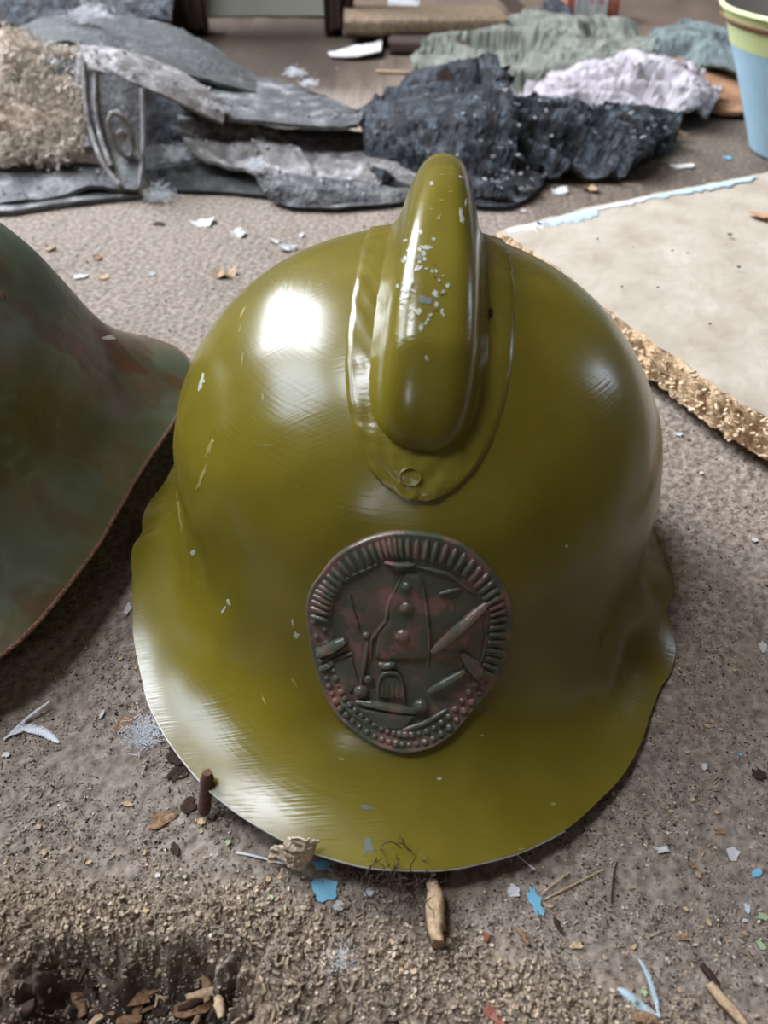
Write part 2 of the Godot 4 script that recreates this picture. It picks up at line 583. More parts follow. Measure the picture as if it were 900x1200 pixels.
# ------------------------------------------------------------------ the room (mostly outside the frame)
func room() -> void:
	var x0 := -1.4
	var x1 := 2.6
	var z0 := -3.3
	var z1 := 0.8
	var top := 2.8
	var b := Buf.new()
	b.box(Vector3(x0 - 0.2, 0, z0 - 0.2), Vector3(x0, 1.0, z1 + 0.2))
	b.box(Vector3(x0 - 0.2, 2.7, z0 - 0.2), Vector3(x0, top, z1 + 0.2))
	b.box(Vector3(x0 - 0.2, 1.0, z0 - 0.2), Vector3(x0, 2.7, -2.95))
	b.box(Vector3(x0 - 0.2, 1.0, -1.2), Vector3(x0, 2.7, -1.02))
	b.box(Vector3(x0 - 0.2, 1.0, -0.18), Vector3(x0, 2.7, z1 + 0.2))
	b.box(Vector3(x0 - 0.2, 1.0, -1.02), Vector3(x0, 1.2, -0.18))
	b.box(Vector3(x0 - 0.2, 2.5, -1.02), Vector3(x0, 2.7, -0.18))
	structure("wall_left", b.mesh(), M.wall)
	b = Buf.new()
	b.box(Vector3(x1, 0, z0 - 0.2), Vector3(x1 + 0.2, 0.6, z1 + 0.2))
	b.box(Vector3(x1, 1.4, z0 - 0.2), Vector3(x1 + 0.2, top, z1 + 0.2))
	b.box(Vector3(x1, 0.6, z0 - 0.2), Vector3(x1 + 0.2, 1.4, -2.0))
	b.box(Vector3(x1, 0.6, -1.6), Vector3(x1 + 0.2, 1.4, z1 + 0.2))
	structure("wall_right", b.mesh(), M.wall)
	b = Buf.new()
	b.box(Vector3(x0, 0, z0 - 0.2), Vector3(x1, top, z0))
	structure("wall_back", b.mesh(), M.wall)
	b = Buf.new()
	b.box(Vector3(x0, 0, z1), Vector3(x1, 0.7, z1 + 0.2))
	b.box(Vector3(x0, 0.95, z1), Vector3(x1, top, z1 + 0.2))
	b.box(Vector3(x0, 0.7, z1), Vector3(-0.45, 0.95, z1 + 0.2))
	b.box(Vector3(-0.27, 0.7, z1), Vector3(x1, 0.95, z1 + 0.2))
	structure("wall_front_blocker", b.mesh(), M.wall)  # unseen wall set close behind the camera to keep light off the front
	b = Buf.new()
	b.box(Vector3(x0 - 0.2, top, z0 - 0.2), Vector3(x1 + 0.2, top + 0.2, -0.7))
	b.box(Vector3(x0 - 0.2, top, -0.06), Vector3(x1 + 0.2, top + 0.2, z1 + 0.2))
	b.box(Vector3(x0 - 0.2, top, -0.7), Vector3(-1.27, top + 0.2, -0.06))
	b.box(Vector3(-0.63, top, -0.7), Vector3(x1 + 0.2, top + 0.2, -0.06))
	structure("ceiling", b.mesh(), M.ceiling)
	# a worn timber frame in the large opening
	b = Buf.new()
	for z in [-2.95, -1.25]:
		b.box(Vector3(x0 - 0.12, 1.0, z), Vector3(x0 - 0.06, 2.7, z + 0.05))
	b.box(Vector3(x0 - 0.12, 1.0, -2.95), Vector3(x0 - 0.06, 1.05, -1.2))
	b.box(Vector3(x0 - 0.12, 2.65, -2.95), Vector3(x0 - 0.06, 2.7, -1.2))
	structure("window_1", b.mesh(), M.plank)

# the broken front edge of the floor layer: where it ends, and how deep it falls
var edge_pts := []
func edge_z(x: float) -> float:
	if edge_pts.is_empty():
		for q in [[-260, 1085], [0, 1075], [90, 1088], [170, 1092], [250, 1085], [310, 1078], [360, 1100], [420, 1128], [520, 1145], [620, 1182], [720, 1220], [900, 1290], [1150, 1330]]:
			edge_pts.append(on(q[0], q[1]))
	if x <= edge_pts[0].x:
		return edge_pts[0].z
	for k in edge_pts.size() - 1:
		var a: Vector3 = edge_pts[k]
		var c: Vector3 = edge_pts[k + 1]
		if x < c.x:
			return lerpf(a.z, c.z, smoothstep(a.x, c.x, x))
	return edge_pts[-1].z

var n_a := fnl(301, 14.0, 3)
var n_b := fnl(302, 130.0, 3)
var n_c := fnl(303, 420.0, 2)
func depth_in(x: float, z: float) -> float:              # 0 on the sound layer, 1 where it has rotted away
	var d := z - edge_z(x) + n_b.get_noise_2d(x * 0.5, z * 0.25) * 0.007
	return smoothstep(0.0, 0.02, d)

func floor_y(x: float, z: float) -> float:
	var w := depth_in(x, z)
	var near := (1.0 - smoothstep(0.24, 0.34, absf(x))) * smoothstep(-0.66, -0.5, z) * (1.0 - smoothstep(-0.06, 0.02, z))     # fine relief only where the grid is fine enough for it
	var h := n_a.get_noise_2d(x, z) * 0.0008 + near * (n_b.get_noise_2d(x, z) * 0.0009 * (1.0 + 1.5 * w) + n_c.get_noise_2d(x, z) * 0.0005)
	var hollow := 1.0 - smoothstep(0.022, 0.045, absf(x + 0.086 + n_b.get_noise_2d(z, x) * 0.01))
	h -= w * (0.004 + 0.024 * hollow)
	var lip := exp(-pow((z - edge_z(x) + 0.004) / 0.008, 2.0))
	h += near * lip * (0.0006 + n_c.get_noise_2d(x * 0.7, z * 0.7 + 3.0) * 0.0026)
	return h

func axis(a: float, b: float, lo: float, hi: float, step: float, grow: float) -> PackedFloat32Array:
	var mid := []
	var x := a
	while x < b:
		mid.append(x)
		x += step
	mid.append(b)
	var left := []
	var s := step
	x = a
	while x > lo:
		s *= grow
		x -= s
		left.push_front(maxf(x, lo))
	s = step
	x = b
	var right := []
	while x < hi:
		s *= grow
		x += s
		right.append(minf(x, hi))
	return PackedFloat32Array(left + mid + right)

func ground() -> void:
	var xs := axis(-0.24, 0.24, -1.6, 2.8, 0.0012, 1.12)
	var zs := axis(-0.5, -0.06, -3.5, 2.4, 0.0012, 1.09)
	var p := PackedVector3Array()
	var col := PackedColorArray()
	var n_t := fnl(305, 6.0, 4)
	for z in zs:
		for x in xs:
			p.append(Vector3(x, floor_y(x, z), z))
			var w := depth_in(x, z)
			var lip := exp(-pow((z - edge_z(x) + 0.006) / 0.012, 2.0)) if z > -0.2 else 0.0
			var t := 1.0 + n_t.get_noise_2d(x, z) * 0.25
			var c := Color(t, t, t)
			c = c.lerp(Color(1.3, 1.12, 0.9), clampf(lip * (0.75 + n_b.get_noise_2d(x, z)), 0, 1))
			c = c * (1.0 + n_c.get_noise_2d(x, z) * 0.45)
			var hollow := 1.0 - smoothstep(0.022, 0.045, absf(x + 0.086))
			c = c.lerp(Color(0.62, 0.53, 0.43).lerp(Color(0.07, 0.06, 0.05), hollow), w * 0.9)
			if z < -0.9:                                       # light dropping off further back, painted into the floor colour
				var back_shade := smoothstep(-1.02, -1.42, z + n_t.get_noise_2d(x * 0.5 + 7.0, z * 0.5) * 0.35)
				c = c * Color(1, 1, 1).lerp(Color(0.42, 0.35, 0.29), back_shade)
				var frame_shade := smoothstep(1.25, 0.6, Vector2((x + 0.2) / 0.22, (z + 1.5) / 0.34).length() + n_t.get_noise_2d(x * 2.0, z * 2.0) * 0.4)  # shade around the timber frame, painted into the floor colour
				c = c * Color(1, 1, 1).lerp(Color(0.36, 0.33, 0.28), frame_shade)
			if x > 0.0 and z < -0.55:                          # dark earth over the part between the rags and the board
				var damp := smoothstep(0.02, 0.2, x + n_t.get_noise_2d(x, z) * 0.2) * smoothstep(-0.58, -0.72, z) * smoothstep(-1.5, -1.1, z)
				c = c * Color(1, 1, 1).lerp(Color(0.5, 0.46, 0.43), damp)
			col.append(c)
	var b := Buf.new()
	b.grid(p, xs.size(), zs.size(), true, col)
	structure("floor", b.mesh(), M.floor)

# ------------------------------------------------------------------ what of a mesh faces the eye, to set things on it
class Seen:
	var cells := {}
	var p: PackedVector3Array
	var q := PackedVector3Array()
	var idx: PackedInt32Array
	func _init(verts: PackedVector3Array, index: PackedInt32Array, to_pixel: Callable) -> void:
		p = verts
		idx = index
		for v in verts:
			q.append(to_pixel.call(v))
		for k in range(0, index.size(), 3):
			var a := q[index[k]]
			var b := q[index[k + 1]]
			var c := q[index[k + 2]]
			var lx := int(floor(minf(a.x, minf(b.x, c.x)) / 8.0))
			var hx := int(floor(maxf(a.x, maxf(b.x, c.x)) / 8.0))
			var ly := int(floor(minf(a.y, minf(b.y, c.y)) / 8.0))
			var hy := int(floor(maxf(a.y, maxf(b.y, c.y)) / 8.0))
			if hx - lx > 30 or hy - ly > 30:
				continue
			for y in range(ly, hy + 1):
				for x in range(lx, hx + 1):
					var key := Vector2i(x, y)
					if not cells.has(key):
						cells[key] = PackedInt32Array()
					cells[key].append(k)
	func hit(x: float, y: float) -> Array:               # [point, normal] or []
		var key := Vector2i(int(floor(x / 8.0)), int(floor(y / 8.0)))
		var best := 1e9
		var out := []
		if not cells.has(key):
			return out
		for k in cells[key]:
			var a := q[idx[k]]
			var b := q[idx[k + 1]]
			var c := q[idx[k + 2]]
			var d := (b.y - c.y) * (a.x - c.x) + (c.x - b.x) * (a.y - c.y)
			if absf(d) < 1e-9:
				continue
			var u := ((b.y - c.y) * (x - c.x) + (c.x - b.x) * (y - c.y)) / d
			var v := ((c.y - a.y) * (x - c.x) + (a.x - c.x) * (y - c.y)) / d
			var w := 1.0 - u - v
			if u < -0.001 or v < -0.001 or w < -0.001:
				continue
			var z := 1.0 / (u / a.z + v / b.z + w / c.z)
			if z < best:
				best = z
				var n := (p[idx[k + 2]] - p[idx[k]]).cross(p[idx[k + 1]] - p[idx[k]]).normalized()
				var at := (p[idx[k]] * (u / a.z) + p[idx[k + 1]] * (v / b.z) + p[idx[k + 2]] * (w / c.z)) * z
				out = [at, n if n.dot(EYE - at) > 0 else -n]
		return out

func seen(b: Buf, t: Transform3D) -> Seen:
	var w := PackedVector3Array()
	for v in b.v:
		w.append(t * v)
	return Seen.new(w, b.i, pixel)

# a thin irregular chip of paint or rust lying on a surface, in the axes of t
func patch(s: Seen, t: Transform3D, cx: float, cy: float, w: float, h: float, turn: float, lift: float, seed_: int, ragged := 0.45) -> ArrayMesh:
	var r := RandomNumberGenerator.new()
	r.seed = seed_
	var inv := t.affine_inverse()
	var n := 18
	var rings := [PackedVector3Array(), PackedVector3Array(), PackedVector3Array()]
	var mid := s.hit(cx, cy)
	if mid.is_empty():
		return null
	for k in n:
		var a := TAU * k / n
		var q := r.randf_range(1.0 - ragged, 1.0) * 0.5
		var o := Vector2(cos(a) * w * q, sin(a) * h * q).rotated(turn)
		for lay in 3:
			var f: float = [0.5, 0.93, 1.0][lay]
			var g := s.hit(cx + o.x * f, cy + o.y * f)
			if g.is_empty():
				g = mid
			rings[lay].append(inv * (g[0] + g[1] * (lift if lay < 2 else -0.0001)))
	var b := Buf.new()
	var c: Vector3 = inv * (mid[0] + mid[1] * lift)
	b.fan(rings[0], c)
	for e in 2:
		var p := PackedVector3Array()
		for lay in 2:
			for k in n + 1:
				p.append(rings[e + lay][k % n])
		b.grid(p, n + 1, 2)
	return b.mesh()

# ------------------------------------------------------------------ helmets
class Shell:
	var rx: float
	var rf: float
	var rb: float
	var h: float
	var yj: float
	var n: float
	var t1 := 70.0
	var rim: Array           # [angle from the front, radius, height] in rising order
	var slope := [9.0, 40.0]
	var dents: FastNoiseLite
	func radius(a: float) -> float:
		var rz := rf if cos(a) > 0 else rb
		return 1.0 / sqrt(pow(sin(a) / rx, 2.0) + pow(cos(a) / rz, 2.0))
	func edge(deg: float) -> Vector2:
		var m := rim.size()
		for k in m:
			var a: Array = rim[k]
			var b: Array = rim[(k + 1) % m]
			var a0: float = a[0]
			var b0: float = b[0]
			var d := fposmod(deg - a0, 360.0)
			var l := fposmod(b0 - a0, 360.0)
			if d <= l:
				var p: Array = rim[(k + m - 1) % m]
				var q: Array = rim[(k + 2) % m]
				var t := d / l
				var p0: float = a0 - fposmod(a0 - float(p[0]), 360.0)
				var q0: float = a0 + l + fposmod(float(q[0]) - b0, 360.0)
				var r := cubic_interpolate_in_time(a[1], b[1], p[1], q[1], t, l, p0 - a0, q0 - a0)
				return Vector2(r, lerpf(a[2], b[2], t))
		return Vector2(rim[0][1], rim[0][2])
	func prof(a: float, t: float) -> Vector2:            # the dome, t degrees from the top
		var r := radius(a)
		var k := deg_to_rad(t)
		return Vector2(r * pow(sin(k), 2.0 / n), yj + (h - yj) * pow(cos(k), 2.0 / n))
	func at(deg: float, s: float) -> Vector3:
		var a := deg_to_rad(deg)
		var q: Vector2
		if s < 0.6:
			q = prof(a, s / 0.6 * t1)
		else:
			var p0 := prof(a, t1)
			var d0 := (prof(a, t1 + 0.5) - prof(a, t1 - 0.5)).normalized()
			var p3 := edge(deg)
			var l := (p3 - p0).length()
			var side := smoothstep(48.0, 92.0, absf(wrapf(deg + 9.5, -180, 180)))
			var sl := deg_to_rad(lerpf(slope[0], slope[1], side))
			var p2 := p3 - Vector2(cos(sl), -sin(sl)) * l * 0.5
			q = p0.bezier_interpolate(p0 + d0 * l * 0.4, p2, p3, (s - 0.6) / 0.4)
		var v := Vector3(q.x * sin(a), q.y, q.x * cos(a))
		if dents:
			v += v.normalized() * dents.get_noise_3dv(v)  * 0.0009 * smoothstep(0.1, 0.7, s)
		return v
	func outer(nu: int, nv: int) -> PackedVector3Array:
		var p := PackedVector3Array()
		for b in nv:
			for k in nu:
				p.append(at(180.0 + 360.0 * k / (nu - 1), float(b) / (nv - 1)))
		return p

func shell_mesh(sh: Shell, nu: int, nv: int, thick: float, rusty := false) -> Array:     # [whole mesh, Buf of the outside]
	var p := sh.outer(nu, nv)
	var cols := PackedColorArray()
	if rusty:
		var n1 := fnl(95, 26.0, 4)
		for r in nv:
			for k in nu:
				var v := p[r * nu + k]
				var rim := smoothstep(0.93, 1.0, float(r) / (nv - 1))
				var low := exp(-pow((v - Vector3(0.115, 0.075, 0.05)).length() / 0.045, 2.0)) + 0.2 * exp(-pow((v - Vector3(0.13, 0.04, -0.07)).length() / 0.03, 2.0))
				var m := clampf((n1.get_noise_3dv(v) + rim * 0.45 + low * 0.55 - 0.28) * 3.0, 0, 1)
				cols.append(Color(1, 1, 1).lerp(Color(1.5, 0.8, 0.55), m))
	var b := Buf.new()
	b.grid(p, nu, nv, true)
	var whole := Buf.new()
	whole.grid(p, nu, nv, true, cols)
	var inner := PackedVector3Array()
	for r in nv:
		for k in nu:
			var v := p[r * nu + k]
			inner.append(Vector3(v.x * (1.0 - thick / 0.12), v.y - thick, v.z * (1.0 - thick / 0.12)))
	whole.grid(inner, nu, nv, false, cols)
	var st := p.slice((nv - 1) * nu)
	st.append_array(inner.slice((nv - 1) * nu))
	whole.grid(st, nu, 2, true, cols.slice((nv - 2) * nu) if rusty else cols)
	return [whole.mesh(), b]

const RIM := [[-150.0, 0.158, 0.012], [-125.0, 0.148, 0.008], [-112.0, 0.14, 0.005], [-106.6, 0.1375, 0.0050], [-97.0, 0.1392, 0.0050], [-92.5, 0.1386, 0.0050], [-89.0, 0.137, 0.0050], [-85.9, 0.1395, 0.0050], [-75.1, 0.1406, 0.0050], [-59.7, 0.1470, 0.0058], [-49.6, 0.1546, 0.0065], [-39.1, 0.1633, 0.0074], [-32.5, 0.1682, 0.0078], [-22.5, 0.1748, 0.0084], [-13.6, 0.1782, 0.0085], [-6.0, 0.1789, 0.0085], [3.6, 0.1775, 0.0083], [9.2, 0.1760, 0.0081], [16.3, 0.1711, 0.0077], [22.0, 0.1666, 0.0072], [27.7, 0.1623, 0.0068], [34.1, 0.1561, 0.0063], [40.7, 0.1494, 0.0058], [46.1, 0.1463, 0.0054], [51.5, 0.1461, 0.0052], [55.6, 0.1444, 0.0050], [61.1, 0.1398, 0.0050], [66.8, 0.1362, 0.0050], [71.0, 0.1385, 0.0050], [76.0, 0.1394, 0.0050], [81.0, 0.1378, 0.0050], [88.3, 0.1373, 0.0050], [105.0, 0.14, 0.006], [130.0, 0.15, 0.01], [155.0, 0.16, 0.012], [180.0, 0.164, 0.012]]

var sh_a: Shell
const TURN := -0.125      # the crest and the badge look a little aside
func dome_r(x: float, phi: float) -> float:
	var lo := 0.02
	var hi := 0.2
	for k in 26:
		var m := (lo + hi) * 0.5
		var y := m * sin(phi)
		var z := m * cos(phi) * cos(TURN) - x * sin(TURN)
		var rz := sh_a.rf if z > 0 else sh_a.rb
		var f := pow(sqrt(pow((x * cos(TURN) + m * cos(phi) * sin(TURN)) / sh_a.rx, 2.0) + pow(z / rz, 2.0)), sh_a.n) + pow(absf(y) / (sh_a.h - sh_a.yj), sh_a.n) - 1.0
		if f > 0:
			hi = m
		else:
			lo = m
	return lo

func dome_pt(x: float, phi: float, k: float) -> Vector3:
	var r := dome_r(x, phi) + k
	return Basis(Vector3.UP, TURN) * Vector3(x, sh_a.yj + r * sin(phi), r * cos(phi))

const COMB := [40.0, 158.0]
func comb_height(t: float) -> float:      # t from the front end to the back end
	return 0.0315 * pow(clampf(t / 0.13, 0.0, 1.0), 0.55) * lerpf(0.62, 1.0, smoothstep(0.05, 0.5, t)) * pow(smoothstep(0.0, 0.3, 1.0 - t), 0.8)

func comb_buf() -> Buf:
	var b := Buf.new()
	var p := PackedVector3Array()
	var nu := 41
	var nv := 90
	for j in nv:
		var t := float(j) / (nv - 1)
		t = 0.5 - 0.5 * cos(PI * t)
		var phi := deg_to_rad(lerpf(COMB[0], COMB[1], t))
		var e := comb_height(t)
		var ends := pow(clampf(1.0 - pow(absf(t - 0.5) * 2.0, 12.0), 0, 1), 0.5)
		var hw := 0.0178 * ends
		for i in nu:
			var a := PI * i / (nu - 1)
			var ca := cos(a)
			var sa := sin(a)
			var ex := lerpf(0.5, 0.72, smoothstep(0.2, 0.5, t))
			var k := e * pow(absf(sa), ex)
			var taper := lerpf(1.0, lerpf(0.88, 0.72, smoothstep(0.1, 0.5, t)), k / maxf(e, 0.001))
			var x := -hw * signf(ca) * pow(absf(ca), ex) * taper
			x += -signf(ca) * 0.004 * ends * exp(-k / 0.003)
			p.append(dome_pt(x, phi, k - 0.0003))
	b.grid(p, nu, nv, false)
	return b

func flange_buf() -> Buf:
	var b := Buf.new()
	var p := PackedVector3Array()
	var nu := 33
	var nv := 90
	var bumps := fnl(77, 160.0, 2)
	for j in nv:
		var t := 0.5 - 0.5 * cos(PI * j / (nv - 1))
		var phi := deg_to_rad(lerpf(32.2, 166.0, t))
		var ends := pow(clampf(1.0 - pow(absf(t - 0.5) * 2.0, 5.0), 0, 1), 0.5)
		for i in nu:
			var f := clampf((float(i) / (nu - 1) * 2.0 - 1.0) * 1.02, -1, 1)
			var x := f * 0.0315 * ends
			var lip := 1.0 if absf(f) < 0.985 and j > 0 and j < nv - 1 else 0.0
			p.append(dome_pt(x, phi, -0.0004 + lip * (0.0016 + bumps.get_noise_2d(x, phi * 0.12) * 0.0007)))
	b.grid(p, nu, nv, true)
	return b

func capsule_tube(s: Seen, inv: Transform3D, pts: Array, r_px: float, lift: float, sides := 7) -> ArrayMesh:
	var path := PackedVector3Array()
	var rad := []
	var n := 9
	for k in n:
		var t := float(k) / (n - 1)
		var f := t * (pts.size() - 1)
		var i := mini(int(f), pts.size() - 2)
		var q := Vector2(pts[i][0], pts[i][1]).lerp(Vector2(pts[i + 1][0], pts[i + 1][1]), f - i)
		var g := s.hit(q.x, q.y)
		if g.is_empty():
			continue
		path.append(inv * (g[0] + g[1] * lift))
		rad.append(r_px * 0.00031 * pow(maxf(0.03, sin(PI * clampf(t * 0.94 + 0.03, 0, 1))), 0.3))
	var b := Buf.new()
	b.tube(path, rad, sides)
	return b.mesh()

func bead(at: Vector3, r: float, squash: float, nrm: Vector3) -> ArrayMesh:
	var b := Buf.new()
	var p := PackedVector3Array()
	var u := nrm.cross(Vector3.RIGHT).normalized()
	var w := nrm.cross(u)
	for j in 6:
		var e := PI * 0.5 * j / 5
		for k in 11:
			var a := TAU * k / 10
			p.append(at + (u * cos(a) + w * sin(a)) * r * cos(e) + nrm * r * squash * sin(e))
	b.grid(p, 11, 6, true)
	return b.mesh()

const PLATE := [[471, 621], [505, 624], [540, 635], [570, 658], [590, 685], [598, 710], [597, 740], [590, 775], [575, 803], [553, 832], [530, 860], [505, 877], [480, 883], [460, 881], [438, 873], [415, 858], [395, 838], [382, 815], [374, 790], [366, 760], [360, 715], [364, 690], [375, 672], [395, 648], [425, 631], [450, 623]]

func plate_px(u: float, k: float) -> Vector2:             # u around, k from the centre to the rim
	var n := PLATE.size()
	var f := fposmod(u, 1.0) * n
	var i := int(f)
	var q := []
	for d in [-1, 0, 1, 2]:
		q.append(Vector2(PLATE[(i + d + n) % n][0], PLATE[(i + d + n) % n][1]))
	var e: Vector2 = q[1].cubic_interpolate(q[2], q[0], q[3], f - i)
	return Vector2(480, 752).lerp(e, k)

func helmet() -> void:
	sh_a = Shell.new()
	sh_a.rx = 0.1145
	sh_a.rf = 0.1202
	sh_a.rb = 0.1222
	sh_a.h = 0.1557
	sh_a.yj = 0.0493
	sh_a.n = 2.1885
	sh_a.rim = RIM
	sh_a.dents = fnl(88, 22.0, 2)
	var o := thing("fire_helmet", Vector3(0.0116, 0.004, -0.296), "glossy olive fire helmet with a tall crest and an embossed oval badge on its front", "helmet")
	o.basis = Basis(Vector3.UP, 0.0493) * Basis(Vector3.BACK, -0.0611) * Basis(Vector3.RIGHT, -0.0076)
	var t := o.transform
	var inv := t.affine_inverse()
	var made := shell_mesh(sh_a, 361, 100, 0.0014)
	put("shell", made[0], M.paint, o)
	var on_shell := seen(made[1], t)
	# bare metal along the front of the brim
	var path := PackedVector3Array()
	for k in 90:
		path.append(sh_a.at(-50.0 + 66.0 * k / 89.0, 1.0) + Vector3(0, -0.0006, 0))
	var b := Buf.new()
	b.tube(path, [0.0004], 6)
	put("worn_edge", b.mesh(), M.bare, o).set_meta("label", "bare silvery metal along the brim's edge")
	var fl := flange_buf()
	put("crest_flange", fl.mesh(), M.paint, o)
	var cb := comb_buf()
	var crest := put("crest", cb.mesh(), M.paint_comb, o)
	var on_crest := seen(cb, t)
	var on_flange := seen(fl, t)
	# the round rivet and the empty hole of the flange
	var g := on_flange.hit(481, 559)
	if g.size():
		var ring := PackedVector3Array()
		for k in 25:
			var a := TAU * k / 24
			var q := on_flange.hit(481 + cos(a) * 12, 559 + sin(a) * 10)
			ring.append(inv * (q[0] + q[1] * 0.0002) if q.size() else inv * g[0])
		b = Buf.new()
		b.tube(ring, [0.00045], 6)
		put("rivet", b.mesh(), M.paint, o)
	for q in [[573, 368, 10, 15]]:
		var m := patch(on_flange, t, q[0], q[1], q[2], q[3], 0.3, 0.0003, 5, 0.15)
		if m:
			put("bolt_hole", m, M.black, o).set_meta("label", "empty dark bolt hole")
	badge(o, on_shell, inv)
	peeling(on_crest, t, crest)
	# scratches and chips in the paint: x, y, width, height, turn, material
	var k := 0
	for q in [[236, 447, 9, 26, 0.3, "chip_white"], [268, 706, 5, 13, -0.5, "chip_white"], [262, 715, 6, 12, 0.3, "chip_white"], [343, 730, 4, 16, -0.1, "chip_white"], [347, 745, 8, 10, 0, "chip_white"], [210, 600, 4, 62, -0.12, "chip_olive"], [226, 648, 7, 9, 0.4, "chip_white"], [236, 560, 6, 50, 0.35, "chip_olive"], [246, 525, 8, 30, 0.4, "chip_olive"], [285, 365, 4, 20, 0.5, "chip_olive"], [281, 385, 2, 14, 0.3, "chip_olive"], [309, 820, 3, 16, -0.4, "chip_olive"], [431, 992, 18, 26, 0.2, "chip_grey"], [428, 946, 22, 7, 0.2, "chip_grey"], [310, 522, 30, 2, 0.02, "chip_olive"], [308, 465, 3, 16, -0.2, "chip_olive"], [284, 420, 2, 26, 0.1, "chip_olive"], [345, 800, 3, 16, -0.6, "chip_olive"], [400, 890, 10, 5, 0.2, "chip_olive"], [515, 912, 8, 5, 0.0, "chip_white"], [664, 640, 4, 5, 0, "chip_white"], [612, 995, 16, 3, 0, "chip_olive"], [648, 942, 8, 5, 0, "chip_olive"], [565, 862, 4, 3, 0, "chip_white"]]:
		k += 1
		var m := patch(on_shell, t, q[0], q[1], q[2], q[3], q[4], 0.00012, 500 + k, 0.65)
		if m:
			put("paint_scratch", m, M[q[5]], o)
	for q in [[480, 330, 12, 40, 0.15, "chip_white"], [497, 352, 26, 16, 0.2, "chip_grey"], [510, 345, 10, 18, -0.3, "chip_white"], [490, 365, 14, 10, 0.5, "chip_white"], [500, 290, 22, 8, 0.1, "chip_white"], [492, 302, 10, 10, 0.2, "chip_grey"], [508, 280, 8, 6, 0, "chip_white"], [482, 295, 7, 8, 0, "chip_white"], [494, 384, 7, 14, 0.1, "chip_white"], [500, 420, 7, 9, 0, "chip_white"], [506, 215, 6, 9, 0.3, "chip_white"], [541, 208, 10, 5, 0.4, "chip_white"], [541, 254, 7, 26, -0.2, "chip_white"], [546, 237, 3, 14, 0.1, "chip_white"], [515, 255, 5, 10, 0.6, "chip_olive"], [518, 235, 9, 2, 0.2, "chip_olive"], [505, 245, 9, 2, 0.3, "chip_olive"], [528, 225, 8, 2, 0.2, "chip_olive"], [519, 205, 8, 2, 0.2, "chip_olive"], [506, 318, 6, 6, 0, "chip_white"], [518, 365, 5, 10, 0.2, "chip_white"]]:
		k += 1
		var m := patch(on_crest, t, q[0], q[1], q[2], q[3], q[4], 0.00015, 500 + k, 0.7)
		if m:
			put("paint_scratch", m, M[q[5]], crest)

func relief(s: Seen, inv: Transform3D, pts: Array, lift: float) -> ArrayMesh:      # a raised field with sloping sides
	var c := Vector2.ZERO
	var poly := []
	for q in pts:
		poly.append(Vector2(340.0 + q[0] / 3.214, 600.0 + q[1] / 3.214))
		c += poly[-1] / pts.size()
	var n := 48
	var b := Buf.new()
	var p := PackedVector3Array()
	for lay in [[0.02, lift * 1.08], [0.5, lift * 1.05], [0.86, lift], [0.94, lift * 0.9], [1.0, 0.0008]]:
		for k in n + 1:
			var f := fposmod(float(k) / n, 1.0) * poly.size()
			var i := int(f)
			var e: Vector2 = poly[i].lerp(poly[(i + 1) % poly.size()], f - i)
			e = c.lerp(e, lay[0])
			var g := s.hit(e.x, e.y)
			p.append(inv * (g[0] + g[1] * lay[1]))
	b.grid(p, n + 1, 5, false)
	return b.mesh()

func peeling(s: Seen, t: Transform3D, crest: Node3D) -> void:
	var r := RandomNumberGenerator.new()
	r.seed = 66
	for k in 64:
		var c: Vector2
		var w := r.randf_range(3, 8)
		if k < 34:
			var a := TAU * k / 34.0
			c = Vector2(495 + 24 * cos(a), 345 + 30 * sin(a)) + Vector2(r.randfn(), r.randfn()) * 4.0
		elif k < 52:
			c = Vector2(r.randf_range(474, 514), r.randf_range(272, 312))
		else:
			c = Vector2(r.randf_range(470, 486), r.randf_range(300, 350))
		var m := patch(s, t, c.x, c.y, w * 1.3, w * 0.8, r.randf() * PI, 0.00022, 1200 + k, 0.6)
		if m:
			put("paint_blister", m, M.chip_white if r.randf() < 0.6 else M.paint_comb, crest)

